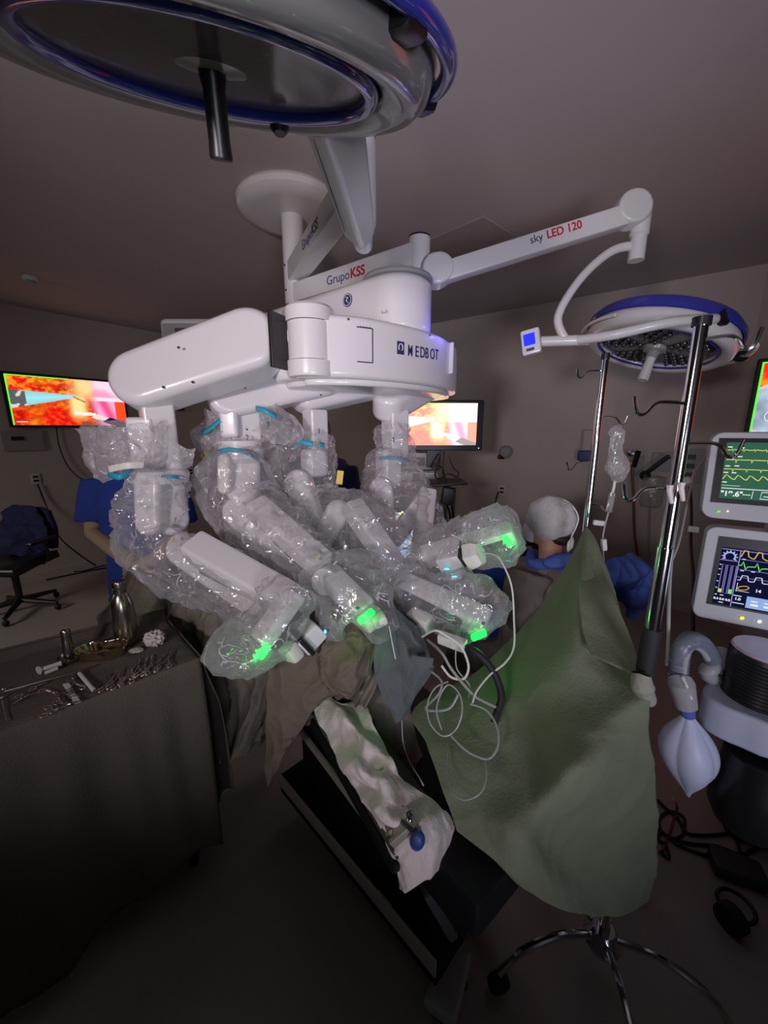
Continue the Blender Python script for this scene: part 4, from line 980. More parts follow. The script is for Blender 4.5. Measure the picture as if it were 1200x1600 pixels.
B().prism([T(164, 1056, .001), T(168, 1056, .001), T(178, 1071, .001), T(173, 1074, .001)], (0, 0, .003)).build('handle', 'steelb', t)
t = thing('plastic_trocar', 'white plastic trocar with flared ends lying left of the metal cylinder', 'trocar', T(75, 1045))
B().tube([T(60, 1048, .01), T(62, 1047, .01)], .014, 14).build('flange', 'plastw', t)
B().tube([T(62, 1047, .01), T(96, 1036, .01)], [.007, .008], 12).build('sleeve', 'plastw', t); B().tube([T(70, 1052, .008), T(90, 1044, .008)], .006, 10).build('side_port', 'plastw', t)
t = thing('long_grasper', 'long thin grasper lying across the back of the instrument table', 'surgical instrument', T(60, 1060))
B().tube([T(5, 1081, .005), T(60, 1066, .005), T(112, 1052, .006), T(150, 1040, .006)], .003, 8).build('shaft', 'steelb', t)
B().tube([T(2, 1080, .006) + V((.010 * cos(q * pi / 6), .010 * sin(q * pi / 6), 0)) for q in range(12)], .002, 6, closed=True).build('ring', 'steel', t)
t = thing('probe', 'thin steel probe pointing at the front left corner of the instrument table', 'surgical instrument', T(10, 1100))
B().tube([T(2, 1092, .004), T(10, 1128, .003)], .0013, 6).build('shaft', 'steel', t); B().ball(T(3, 1090, .005), .005).build('knob', 'steel', t)

# ------------------------------------------------------------------ operating table
BD = V((.62, -.785, 0)).normalized(); BP = V((.785, .62, 0)).normalized(); BE = V((.36, .74, 0)); UP = V((0, 0, 1))
t = thing('operating_table', 'black operating table with steel side rail, mostly hidden under the drapes', 'operating table', BE - BD * .95)
bc = BE - BD * .95; rot = M((BD, BP, UP)).transposed()
B().box(bc + UP * .66, (1.9, .42, .11), rot, .02).build('mattress', 'bedblk', t)
B().box(bc + UP * .585, (1.84, .40, .03), rot, .004).build('table_top', 'bedblk', t)
B().box(bc + BD * .22 + UP * .38, (.55, .28, .40), rot, .03).build('lift_column', 'bedblk', t)
ra, rb = GZ(436, 1206, .24), GZ(682, 1502, .24); rd = (rb - ra).normalized(); rp_ = V((-rd.y, rd.x, 0)); rp_ = rp_ if rp_.x > 0 else -rp_
rot2 = M((rd, rp_, UP)).transposed(); mid = (ra + rb) / 2; Lb = (rb - ra).length
bs = B().box(mid + rp_ * .19 - UP * .06, (Lb, .38, .09), rot2, .006).build('base_cover', 'bedblk', t)
B().box(mid + rp_ * -.002 - UP * .03, (Lb, .008, .062), rot2, .002).build('base_edge_plate', 'rail', t, label='dull steel plate along the lower base edge')
lp = GZ(604, 1404, .215); B().box(lp - rp_ * .009 - UP * .0, (.06, .002, .030), rot2).build('base_sticker', 'paper', t)
for sgn in (-1, 1):
    B().box(bc + BP * .225 * sgn + UP * .60, (1.5, .012, .028), rot, .002).build('side_rail', 'rail', t)
for k_ in (-.62, -.2, .25, .6): B().box(bc + BD * k_ - BP * .215 + UP * .60, (.03, .02, .02), rot).build('rail_spacer', 'black', t)
fp = GZ(700, 1530, .06); B().box(fp, (.10, .17, .05), M.Rotation(R(-28), 3, 'Z'), .012).build('foot_plate', 'grey', t)
B().lathe([(0, -.02), (.035, -.02), (.035, .02), (0, .02)], fp + V((.03, .02, -.023)), (1, .3, 0), 18).build('caster', 'rubber', t)
B().beam(GZ(665, 1385, .5), GZ(705, 1455, .3), .05, .03).build('leg_section_hinge', 'seam', t)
# arm board
t = thing('arm_board', 'arm board with gel pad beside the operating table, under the white cloth', 'arm board', GZ(560, 1180, .78))
pa_, pb_ = GZ(520, 1112, .78), GZ(660, 1330, .72)
B().beam(pa_, pb_, .17, .035, bev=.01).build('board', 'bedblk', t); B().beam(pa_ + UP * .03, pb_ + UP * .03, .15, .03, bev=.012).build('pad', 'bedgrn', t)
B().beam(GZ(592, 1204, .86), GZ(640, 1284, .80), .014, .03, bev=.003).build('side_rail', 'rail', t)
t = thing('table_clamp', 'steel clamp block with a folded lever on the white cloth beside a blue bulb', 'clamp', GZ(625, 1300, .80))
B().beam(GZ(608, 1308, .80), GZ(645, 1276, .84), .045, .022, bev=.004).build('clamp_block', 'rail', t)
B().beam(GZ(628, 1278, .85), GZ(648, 1294, .84), .016, .02, bev=.003).build('lever', 'steel', t); B().beam(GZ(606, 1302, .82), GZ(616, 1314, .80), .014, .02, bev=.003).build('lever', 'steel', t)
B().lathe([(0, -.02), (.008, -.012), (.008, .012), (0, .02)], GZ(640, 1276, .86), UP, 12).build('knob', 'chrome', t)
c = GZ(652, 1313, .82); b = B(); b.ball(c, (.017, .015, .023), M.Rotation(R(10), 3, 'Y')); b.build('rubber_bulb', 'blueball', None, label='small dark blue rubber bulb lying on the white cloth', cat='bulb')

# white cloth on the arm board
b = B()
W = lambda l, z: [GZ(x, y, z + dz) for x, y, dz in l]
sheet(b, [W([(490, 1100, -.03), (512, 1082, .0), (536, 1098, .02), (562, 1090, 0)], .87), W([(500, 1128, -.04), (532, 1118, .03), (556, 1128, .0), (586, 1128, .02)], .87),
          W([(516, 1166, -.05), (552, 1158, .0), (578, 1160, .04), (606, 1165, 0)], .86), W([(530, 1200, -.05), (560, 1195, .02), (590, 1195, .0), (618, 1190, .02)], .86),
          W([(556, 1232, -.06), (586, 1226, .0), (600, 1218, .04), (628, 1212, 0)], .84), W([(572, 1262, -.04), (596, 1262, .02), (624, 1254, .0), (660, 1240, -.02)], .83),
          W([(598, 1300, -.04), (628, 1296, .0), (664, 1284, .02), (700, 1268, -.03)], .80), W([(618, 1340, -.04), (646, 1336, .0), (682, 1322, .0), (712, 1300, -.05)], .76),
          W([(624, 1376, -.06), (644, 1378, -.03), (668, 1362, -.02), (692, 1344, -.06)], .73)], 90, 46, .013, 8, 3)
b.build('white_sheet', 'wcloth', None, sharp=60, solid=.003, label='wrinkled white cotton sheet covering the arm board below the robot', cat='sheet')

# ------------------------------------------------------------------ surgical drapes
def cloth(name, rows, m, label, cat='drape', nu=70, nv=70, amp=.012, fr=5, seed=0, group=None, solid=.003, extra=None, fold=0, ffr=6):
    b = B(); sheet(b, [[G(*p) for p in r] for r in rows], nu, nv, amp, fr, seed, fold, ffr)
    for e in (extra or []): sheet(b, [[G(*p) for p in r] for r in e], 40, 24, amp * .5, fr, seed + 3)
    return b.build(name, m, None, sharp=60, solid=solid, label=label, cat=cat, group=group)
cloth('patient_drape', [[(208, 878, 1.72), (290, 905, 1.72), (370, 920, 1.62), (450, 925, 1.50), (540, 935, 1.42), (620, 930, 1.30)],
                        [(206, 884, 1.64), (292, 925, 1.62), (375, 945, 1.50), (450, 960, 1.36), (530, 975, 1.24), (620, 970, 1.16)],
                        [(194, 915, 1.62), (280, 975, 1.60), (370, 1000, 1.44), (440, 1010, 1.28), (520, 1030, 1.14), (600, 1030, 1.08)],
                        [(175, 960, 1.62), (270, 1050, 1.58), (360, 1080, 1.42), (430, 1080, 1.26), (500, 1075, 1.14), (580, 1075, 1.06)],
                        [(160, 1010, 1.62), (260, 1140, 1.56), (345, 1165, 1.40), (405, 1160, 1.27), (480, 1120, 1.2), (560, 1110, 1.1)]],
      'olive', 'khaki surgical drape over the patient, hanging in long folds behind the instrument table', nu=70, nv=170, amp=.03, fr=4.5, seed=1, fold=.055, ffr=16)
cloth('corner_drape', [[(418, 1025, 1.13), (455, 1010, 1.12), (500, 1000, 1.11), (545, 1010, 1.10)], [(420, 1070, 1.10), (460, 1060, 1.08), (505, 1055, 1.06), (556, 1062, 1.05)],
                       [(419, 1130, 1.08), (445, 1120, 1.06), (475, 1110, 1.04), (505, 1092, 1.03)], [(420, 1180, 1.07), (434, 1170, 1.06), (450, 1155, 1.05), (470, 1130, 1.04)],
                       [(424, 1226, 1.06), (427, 1222, 1.06), (432, 1212, 1.05), (440, 1195, 1.05)]],
      'brown', 'brown drape corner hanging to a point in front of the operating table', amp=.016, fr=6, seed=4)
cloth('folded_drape', [[(500, 960, 1.20), (530, 950, 1.18), (560, 960, 1.18), (592, 965, 1.16)], [(495, 1000, 1.08), (530, 1000, 1.06), (562, 1005, 1.05), (590, 1000, 1.08)],
                       [(488, 1020, 1.06), (520, 1032, 1.02), (556, 1045, 1.00), (586, 1042, 1.04)], [(508, 1048, 1.07), (522, 1068, 1.03), (552, 1074, 1.00), (580, 1052, 1.04)],
                       [(520, 1070, 1.09), (528, 1082, 1.06), (552, 1082, 1.05), (584, 1065, 1.08)]],
      'brown', 'brown drape folded in soft lobes right of the hanging corner', amp=.026, fr=7, seed=6)
cloth('slate_drape', [[(596, 960, 1.14), (612, 950, 1.13), (632, 965, 1.12), (655, 985, 1.12)], [(586, 1010, 1.03), (610, 1005, 1.02), (640, 1010, 1.03), (672, 1030, 1.05)],
                      [(590, 1050, .99), (612, 1050, .98), (638, 1050, 1.0), (676, 1042, 1.03)], [(602, 1085, .97), (618, 1090, .96), (636, 1085, .98), (655, 1078, 1.0)],
                      [(618, 1128, .96), (622, 1128, .955), (628, 1122, .96), (634, 1112, .98)]],
      'slate', 'slate grey drape falling to a point in the middle below the instruments', amp=.012, fr=6, seed=9, extra=[[[(644, 1025, .99), (678, 1030, 1.0)], [(646, 1036, .98), (676, 1044, .99)]]])
cloth('side_drape', [[(562, 1085, 1.07), (600, 1060, 1.10), (640, 1060, 1.12)], [(590, 1135, 1.02), (615, 1120, 1.04), (645, 1110, 1.08)], [(592, 1155, .99), (625, 1160, .99), (655, 1160, 1.02)],
                     [(608, 1180, .96), (636, 1190, .96), (668, 1200, .99)], [(628, 1205, .94), (650, 1215, .94), (684, 1230, .96)]],
      'olive', 'dark khaki drape tucked beneath the slate drape', amp=.014, fr=6, seed=12, nu=40, nv=40)
cloth('anaesthesia_screen', [[(893, 866, 1.39), (903, 844, 1.40), (914, 826, 1.41), (922, 832, 1.39), (930, 848, 1.36)],
                    [(828, 968, 1.28), (868, 952, 1.22), (905, 932, 1.14), (935, 938, 1.16), (972, 962, 1.10)],
                    [(742, 1050, 1.16), (815, 1052, 1.04), (885, 1045, .97), (955, 1062, .93), (1008, 1070, .875)],
                    [(645, 1105, 1.02), (735, 1135, .94), (830, 1145, .88), (920, 1150, .80), (1012, 1115, .85)],
                    [(664, 1160, .91), (742, 1195, .84), (825, 1215, .80), (900, 1215, .73), (1020, 1200, .855)],
                    [(688, 1225, .82), (748, 1262, .765), (812, 1300, .70), (872, 1310, .77), (1026, 1310, .86)],
                    [(712, 1288, .75), (765, 1330, .705), (825, 1366, .69), (920, 1392, .77), (1022, 1368, .855)],
                    [(716, 1296, .745), (772, 1340, .705), (835, 1398, .69), (932, 1430, .75), (1008, 1406, .85)]],
      'green', 'large olive green sheet stretched between the two steel poles', nu=130, nv=110, amp=.009, fr=4, seed=20,
      extra=[[[(907, 836, 1.385), (921, 834, 1.375)], [(903, 880, 1.27), (941, 890, 1.25)], [(904, 930, 1.13), (958, 932, 1.11)], [(908, 985, 1.03), (980, 985, 1.02)], [(924, 1024, .95), (1006, 1062, .865)]]])
MT['olivek'] = mat('pale_olive_cloth', (.30, .30, .25), .85, bump=.3)
t = thing('twisted_cloth', 'pale knotted cloth end tied round the right pole where the sheet is fastened', 'cloth', G(1006, 1085, .86))
b = B(); film_tube(b, [G(1002, 1050, .86), G(1003, 1070, .855), G(1008, 1085, .86), G(1014, 1096, .87)], [.016, .022, .018, .008], 31, 20, .006, .006); b.build('knot', 'olivek', t)


def hook(par, base, tip, rise=.02, m='chrome', r=.0045):
    base, tip = V(base), V(tip); d = tip - base
    pts = [base, base + d * .55 + V((0, 0, .004)), base + d * .78 - V((0, 0, rise)), base + d * .92 - V((0, 0, rise * .8)), tip + V((0, 0, rise * .9))]
    B().tube(pts, r, 8, smooth=6).build('hook', m, par)
ptop = G(946, 560, 1.50); X_, Y_ = ptop.x, ptop.y
t = thing('drip_stand', 'slim steel pole with hooks carrying the drip bag, behind the olive sheet', 'IV pole', (X_, Y_, 0))
B().tube([(X_, Y_, .10), (X_, Y_, ptop.z)], .0125, 16).build('pole', 'chrome', t)
B().tube([(X_, Y_, ptop.z - .005), (X_, Y_, ptop.z + .018)], .0145, 16).build('end_cap', 'black', t)
for x0, y0, x1, y1, Yt in ((941, 579, 901, 583, 1.45), (937, 650, 980, 656, 1.44), (924, 719, 885, 728, 1.44), (921, 788, 951, 792, 1.46)): hook(t, G(x0, y0, 1.50), G(x1, y1, Yt), .016, r=.0032)
for i in range(5):
    q = 2 * pi * i / 5 + .3; e = V((X_ + .2 * cos(q), Y_ + .2 * sin(q), .07)); B().tube([(X_, Y_, .11), e], .012, 8).build('base_leg', 'chrome', t)
    B().lathe([(0, -.011), (.03, -.011), (.03, .011), (0, .011)], (e.x, e.y, .031), (1, .4, 0), 14).build('caster', 'rubber', t)
ptop = G(1097, 500, .89); X_, Y_ = ptop.x, ptop.y
t = thing('drip_stand', 'thick steel pole with hooks and black grip standing right in front of the second lamp', 'IV pole', (X_, Y_, 0))
B().tube([(X_, Y_, .14), (X_, Y_, 1.42)], .0165, 20).build('outer_pole', 'chrome', t)
B().tube([(X_, Y_, 1.40), (X_, Y_, ptop.z)], .0135, 20).build('inner_pole', 'chrome', t)
B().tube([(X_, Y_, ptop.z - .012), (X_, Y_, ptop.z + .006)], .018, 20).build('end_cap', 'black', t)
zg0, zg1 = G(1010, 1055, .88).z, G(1015, 985, .88).z; B().lathe([(0, zg0), (.021, zg0), (.022, zg0 + .01), (.022, zg1 - .01), (.020, zg1), (0, zg1)], (X_, Y_, 0), n=24).build('black_grip', 'rubber', t)
for x0, y0, x1, y1, Yt in ((1094, 531, 1188, 526, .84), (1074, 631, 990, 632, .86), (1070, 692, 1160, 700, .83), (1050, 764, 973, 768, .85)): hook(t, G(x0, y0, .885), G(x1, y1, Yt), .020, r=.0038)
B().lathe([(0, .13), (.05, .13), (.055, .15), (.03, .19), (0, .19)], (X_, Y_, 0), n=24).build('base_hub', 'chrome', t)
for i in range(5):
    q = 2 * pi * i / 5 + .75; dx, dy = cos(q), sin(q)
    B().tube([(X_ + .02 * dx, Y_ + .02 * dy, .16), (X_ + .14 * dx, Y_ + .14 * dy, .19), (X_ + .26 * dx, Y_ + .26 * dy, .15), (X_ + .33 * dx, Y_ + .33 * dy, .075)], .011, 10, smooth=6).build('base_leg', 'chrome', t)
    B().lathe([(0, -.013), (.032, -.013), (.034, 0), (.032, .013), (0, .013)], (X_ + .33 * dx, Y_ + .33 * dy, .035), (dy, -dx, 0), 18).build('caster', 'rubber', t)
for tt_, (qx, qy) in enumerate(((1046, 766), (1064, 762))): 
    c = G(qx, qy, .86); B().tube([c + V((0, 0, .012)), c, c + V((.01, 0, -.03))], [.007, .006, .004], 8).build('tape_knot', 'wcloth', t)

# drip bag
yb = 1.42; t = thing('drip_bag', 'nearly empty clear drip bag hanging from a hook of the slim pole', 'drip bag', G(964, 665, yb))
b = B(); P = [G(969, 664, yb), G(965, 672, yb), G(963, 690, yb), G(962, 705, yb), G(964, 725, yb), G(965, 740, yb), G(961, 750, yb)]
film_tube(b, P, [.006, .024, .020, .022, .036, .030, .006], 41, 36, .006, .005); b.build('bag', 'ivbag', t, sharp=40)
B().tube([G(961, 750, yb), G(959, 762, yb), G(957, 770, yb)], .005, 8).build('bag_port', 'plastw', t)
B().tube([G(957, 770, yb), G(951, 800, yb)], .011, 12).build('drip_chamber', 'ivbag', t)
B().tube([G(951, 800, yb), G(946, 818, yb), G(942, 840, yb), G(943, 865, yb), G(945, 900, 1.3)], .003, 8, smooth=5).build('line', 'tube', t)
B().beam(G(927, 816, yb - .01), G(944, 818, yb - .01), .014, .02, bev=.004).build('roller_clamp', 'plastw', t); B().beam(G(943, 842, yb - .01), G(944, 860, yb - .01), .018, .018, bev=.004).build('connector', 'plastw', t)

# ------------------------------------------------------------------ people
def rings(b, rs, n=28):
    """loft of horizontal-ish ellipses: (centre, rx, ry, yaw)"""
    vs = []; fs = []
    for c, rx, ry, yw in rs:
        for j in range(n):
            q = 2 * pi * j / n; x, y = rx * cos(q), ry * sin(q); vs.append(V(c) + V((x * cos(yw) - y * sin(yw), x * sin(yw) + y * cos(yw), 0)))
    for i in range(len(rs) - 1):
        for j in range(n): j2 = (j + 1) % n; fs.append((i * n + j, i * n + j2, (i + 1) * n + j2, (i + 1) * n + j))
    fs += [tuple(range(n))[::-1], tuple((len(rs) - 1) * n + j for j in range(n))]
    return b.add(vs, fs)
def hand(b, wrist, fwd, palm_n, side=1, curl=.5, s=1.0):
    """palm with five separate bent fingers"""
    f = V(fwd).normalized(); pn = V(palm_n); pn = (pn - f * pn.dot(f)).normalized(); x = f.cross(pn) * side; w0 = V(wrist)
    b.box(w0 + f * .045 * s, (.078 * s, .09 * s, .026 * s), M((x, f, pn)).transposed(), .012)
    b.tube([w0 - f * .02, w0 + f * .03], [.026 * s, .03 * s], 12)
    for k, (o_, L, r) in enumerate(((-.030, .072, .0082), (-.010, .082, .0088), (.010, .078, .0086), (.029, .060, .0075))):
        p = w0 + x * o_ * s + f * .085 * s; a = 0; pts = [p - f * .02]; 
        for seg in (.42, .33, .25): pts.append(p); a += curl; p = p + (f * cos(a) + pn * sin(a)) * L * seg * s
        pts.append(p); b.tube(pts, [r * 1.05 * s] * 2 + [r * s, r * .92 * s, r * .8 * s], 10)
    p = w0 + x * -.034 * s + f * .02 * s; b.tube([p, p + (-x * .6 + f * .8) * .032 * s + pn * .008, p + (-x * .25 + f * .9 + pn * .4) * .062 * s], [.012 * s, .0105 * s, .008 * s], 10)
def head(b, c, face, s=1.0):
    """skull, jaw, nose, ears, neck; face = unit direction"""
    f = V((face[0], face[1], 0)).normalized(); x = V((f.y, -f.x, 0)); r = M((x, f, UP)).transposed(); c = V(c)
    b.ball(c + f * -.008 * s + UP * .02 * s, (.076 * s, .094 * s, .098 * s), r, 28, 18)
    b.ball(c + f * .030 * s - UP * .045 * s, (.056 * s, .058 * s, .062 * s), r, 24, 14)
    b.ball(c + f * .066 * s - UP * .085 * s, (.022 * s, .02 * s, .018 * s), r)
    b.tube([c + f * .088 * s + UP * .012 * s, c + f * .106 * s - UP * .022 * s, c + f * .094 * s - UP * .034 * s], [.008 * s, .013 * s, .011 * s], 10)
    b.ball(c + f * .084 * s - UP * .060 * s, (.024 * s, .010 * s, .008 * s), r)
    b.ball(c + f * .078 * s + UP * .030 * s, (.050 * s, .012 * s, .008 * s), r)
    for sg in (-1, 1):
        b.ball(c + x * sg * .075 * s - f * .008 * s - UP * .012 * s, (.010 * s, .020 * s, .032 * s), r)
        b.ball(c + x * sg * .030 * s + f * .080 * s + UP * .010 * s, (.014 * s, .010 * s, .009 * s), r)
    b.tube([c - UP * .05 * s - f * .015, c - UP * .17 * s - f * .03], [.052 * s, .058 * s], 16)

# person in navy scrubs behind the left arm
sp = G(206, 745, 1.95); X_, Y_ = sp.x, sp.y; zs = sp.z
t = thing('person', 'person in navy short-sleeved scrubs standing behind the leftmost robot arm, hands clasped in front', 'person', (X_, Y_, 0))
hc_ = V((X_ + .05, Y_ - .05, zs + .135)); yaw = .15
shL, shR = V((X_ - .20, Y_ + .02, zs - .03)), V((X_ + .20, Y_, zs - .03))
elL = V((G(146, 832, 1.90))); elR = V((X_ + .27, Y_ - .08, elL.z)); wrL = G(212, 886, 1.70); wrR = wrL + V((.07, .02, .02))
b = B(); head(b, hc_, (.25, -1))
rings(b, [(V((X_, Y_, zs + .03)), .08, .07, 0), (V((X_, Y_, zs - .02)), .17, .10, 0), (V((X_, Y_, zs - .12)), .165, .11, 0), (V((X_, Y_, zs - .38)), .135, .10, 0), (V((X_, Y_, zs - .55)), .16, .11, 0), (V((X_, Y_, zs - .62)), .12, .10, 0)])
for sh, el, wr in ((shL, elL, wrL), (shR, elR, wrR)): b.tube([sh, sh.lerp(el, .5), el, el.lerp(wr, .5), wr], [.052, .048, .040, .036, .026], 14)
for sg in (-1, 1):
    b.tube([(X_ + sg * .085, Y_, zs - .56), (X_ + sg * .09, Y_ - .01, zs - .97), (X_ + sg * .09, Y_ + .01, .1)], [.088, .06, .042], 14)
    b.box((X_ + sg * .09, Y_ - .05, .045), (.09, .24, .08), None, .03)
hand(b, wrL, (wrL - elL), (0, 1, -.2), 1, .45); hand(b, wrR, V((-.7, -.5, -.35)), (0, 1, 0), -1, .5)
b.build('body', 'skin2', t, remesh=.006, sm=3)
b = B()
rings(b, [(V((X_ + .01, Y_, zs + .045)), .085, .075, 0), (V((X_, Y_, zs + .01)), .165, .105, 0), (V((X_, Y_, zs - .05)), .195, .125, 0), (V((X_, Y_, zs - .15)), .19, .130, 0), (V((X_, Y_, zs - .38)), .168, .125, 0), (V((X_, Y_, zs - .60)), .185, .135, 0), (V((X_, Y_, zs - .72)), .195, .14, 0)])
for sh, el in ((shL, elL), (shR, elR)): b.tube([sh + V((0, 0, .01)), sh.lerp(el, .4), sh.lerp(el, .80)], [.072, .078, .082], 18)
b.build('scrub_top', 'scrub', t, remesh=.011, sm=4, disp=(.02, .07))
b = B()
for sg in (-1, 1): b.tube([(X_ + sg * .085, Y_, zs - .64), (X_ + sg * .09, Y_ - .005, zs - .97), (X_ + sg * .09, Y_ + .01, .12)], [.11, .085, .078], 18)
b.ball((X_, Y_, zs - .66), (.17, .125, .10)); b.build('scrub_trousers', 'scrub', t, remesh=.012, sm=4, disp=(.02, .08))
b = B()
for sg in (-1, 1): b.box((X_ + sg * .09, Y_ - .05, .045), (.10, .26, .085), None, .035)
b.build('shoes', 'rubber', t)
b = B(); b.ball(hc_ + V((-.002, .012, .045)), (.086, .104, .085), None, 28, 18); b.build('cap', 'navy', t)

# person glimpsed behind the third arm
sp = G(497, 722, 2.55); X2, Y2, z2 = sp.x, sp.y, sp.z
t = thing('person', 'person in dark navy clothes mostly hidden behind the third robot column', 'person', (X2, Y2, 0))
b = B(); head(b, (X2, Y2, z2 + .17), (-.5, -1))
rings(b, [(V((X2, Y2, z2 - .0)), .16, .10, 0), (V((X2, Y2, z2 - .12)), .17, .11, 0), (V((X2, Y2, z2 - .5)), .14, .10, 0), (V((X2, Y2, z2 - .62)), .15, .11, 0)])
for sg in (-1, 1):
    b.tube([(X2 + sg * .19, Y2, z2 - .04), (X2 + sg * .24, Y2 - .02, z2 - .33), (X2 + sg * .12, Y2 - .22, z2 - .42)], [.05, .042, .028], 14)
    hand(b, (X2 + sg * .12, Y2 - .22, z2 - .42), (-sg * .5, -1, 0), (0, 0, -1), sg, .5)
    b.tube([(X2 + sg * .085, Y2, z2 - .58), (X2 + sg * .09, Y2, z2 - 1.0), (X2 + sg * .09, Y2, .06)], [.085, .06, .045], 14)
b.build('body', 'skin', t, remesh=.008, sm=3)
b = B(); rings(b, [(V((X2, Y2, z2 + .05)), .08, .075, 0), (V((X2, Y2, z2 + .01)), .19, .12, 0), (V((X2, Y2, z2 - .15)), .2, .14, 0), (V((X2, Y2, z2 - .7)), .2, .15, 0)])
for sg in (-1, 1):
    b.tube([(X2 + sg * .19, Y2, z2 - .03), (X2 + sg * .24, Y2 - .02, z2 - .33), (X2 + sg * .14, Y2 - .19, z2 - .41)], [.075, .068, .05], 14)
    b.tube([(X2 + sg * .09, Y2, z2 - .6), (X2 + sg * .095, Y2, .10)], [.11, .075], 14)
b.build('clothes', 'navy', t, remesh=.013, sm=4, disp=(.02, .08))
b = B(); b.ball((X2, Y2 + .02, z2 + .205), (.088, .10, .10), None, 24, 16); b.build('hair', 'hair', t)
b = B()
for sg in (-1, 1): b.box((X2 + sg * .095, Y2 - .05, .045), (.10, .27, .09), None, .035)
b.build('shoes', 'rubber', t)

# anaesthetist seated beyond the olive sheet
hc_ = G(856, 819, 1.80) ; X3, Y3 = hc_.x + .03, hc_.y + .02; z3 = hc_.z - .27
t = thing('person', 'seated person in grey-brown gown and white tied cap, turned away beside the olive sheet', 'person', (X3, Y3, 0))
fd = V((-.75, .66, 0))
b = B(); head(b, hc_, fd)
rings(b, [(V((X3, Y3, z3 + .05)), .11, .09, -.7), (V((X3, Y3, z3 - .0)), .17, .10, -.7), (V((X3, Y3, z3 - .14)), .17, .11, -.7), (V((X3, Y3, z3 - .42)), .15, .12, -.7), (V((X3, Y3, z3 - .52)), .16, .13, -.7)])
shL = G(828, 898, 1.70); elL = G(806, 965, 1.62); wrL = G(779, 935, 1.66); shR = G(915, 880, 1.95); elR = G(940, 905, 1.80); wrR = G(952, 892, 1.72)
for sh, el, wr in ((shL, elL, wrL), (shR, elR, wrR)): b.tube([sh, el, wr], [.05, .042, .028], 14)
hand(b, wrL, (-.6, .5, .25), (.3, .2, -1), 1, .9); hand(b, wrR, (.5, -.3, .1), (0, .2, -1), -1, .6)
zh = z3 - .50; kn = []
for sg in (-1, 1):
    hp = V((X3 + sg * .07, Y3 + sg * .07, zh)); k_ = hp + fd * .42 + V((0, 0, -.02)); b.tube([hp, k_, V((k_.x, k_.y, .08))], [.085, .06, .045], 14); kn.append(k_)
    b.box((k_.x + fd.x * .05, k_.y + fd.y * .05, .045), (.09, .24, .08), M.Rotation(.85, 3, 'Z'), .03)
b.build('body', 'skin', t, remesh=.006, sm=3)
b = B()
rings(b, [(V((X3, Y3, z3 + .085)), .082, .078, -.7), (V((X3, Y3, z3 + .03)), .18, .115, -.7), (V((X3, Y3, z3 - .06)), .215, .15, -.7), (V((X3, Y3, z3 - .2)), .215, .165, -.7), (V((X3, Y3, z3 - .45)), .22, .2, -.7), (V((X3, Y3, z3 - .62)), .27, .25, -.7)])
for sh, el, wr in ((shL, elL, wrL), (shR, elR, wrR)): b.tube([sh, sh.lerp(el, .5), el, wr], [.09, .088, .085, .055], 18)
for k_, sg in zip(kn, (-1, 1)): b.tube([V((X3 + sg * .07, Y3 + sg * .07, zh)), k_, V((k_.x, k_.y, .32))], [.13, .10, .09], 16)
b.build('gown', 'gown', t, remesh=.012, sm=3, disp=(.045, .085))
b = B(); cl = V((X3, Y3, z3 + .08)); b.tube([cl + V((.085 * cos(q * pi / 10), .08 * sin(q * pi / 10), .012 * sin(q))) for q in range(20)], .030, 12, closed=True)
b.ball(G(880, 876, 1.68), (.10, .05, .035), M.Rotation(R(-8), 3, 'Y')); b.build('collar', 'bluen', t, remesh=.008, sm=3, disp=(.02, .04), label='blue collar and shoulder band')
x3 = V((fd.y, -fd.x, 0)); r3 = M((x3, fd, UP)).transposed()
b = B(); cc3 = hc_ + V((0, 0, .028)) - fd * .014; b.ball(cc3, (.094, .112, .108), r3, 40, 26)
for i, v in enumerate(b.v):
    d = v - cc3; b.v[i] = cc3 + d * (1 + .07 * noise.noise(d * 22) + .05 * (1 - 2 * abs(noise.noise(d * 30 + V((4, 0, 0))))))
cp = b.build('cap', mat('cap_gauze', (.62, .60, .60), .85, var=.1, bump=.6, bscale=60), t, sharp=80)
k0 = hc_ - fd * .11 - V((0, 0, .045)); b = B()
b.tube([cc3 + V((0, 0, .110)), cc3 - fd * .075 + V((0, 0, .085)), cc3 - fd * .118 + V((0, 0, .02)), k0], .0035, 8, smooth=6)
for sg in (-1, 1): b.tube([k0, k0 + x3 * sg * .03 - V((0, 0, .02)), k0 + x3 * sg * .028 - V((0, 0, .055)), k0 + x3 * sg * .006 - V((0, 0, .03)), k0], .006, 8, smooth=6)
b.tube([k0, k0 - V((0, 0, .05)) - fd * .004, k0 - V((.01, 0, .075))], [.006, .006, .003], 8); b.build('cap_ties', 'paper', cp, label='white tied strings')
b = B(); b.ball(hc_ + fd * .068 - V((0, 0, .045)), (.062, .048, .058), r3, 24, 14); b.build('mask', 'mask', t)
b = B(); side = -x3 if (-x3).x < 0 else x3
for sg in (-1, 1): b.tube([hc_ + fd * .06 + x3 * sg * .055 - V((0, 0, .03)), hc_ + x3 * sg * .084 - V((0, 0, .0))], .0016, 6)
b.build('mask_loops', 'mask', t)
b = B(); b.ball(hc_ - fd * .07 - V((0, 0, .055)), (.062, .045, .035), r3); b.build('hair', 'hair', t)
t = thing('stool', 'round stool under the seated person', 'stool', (X3, Y3, 0))
zst = zh - .14
B().lathe([(0, zst - .06), (.17, zst - .06), (.18, zst - .04), (.18, zst - .015), (.16, zst), (0, zst)], (X3, Y3, 0), n=32).build('seat', 'black', t)
B().tube([(X3, Y3, .08), (X3, Y3, zst - .05)], .022, 12).build('pedestal', 'chrome', t)
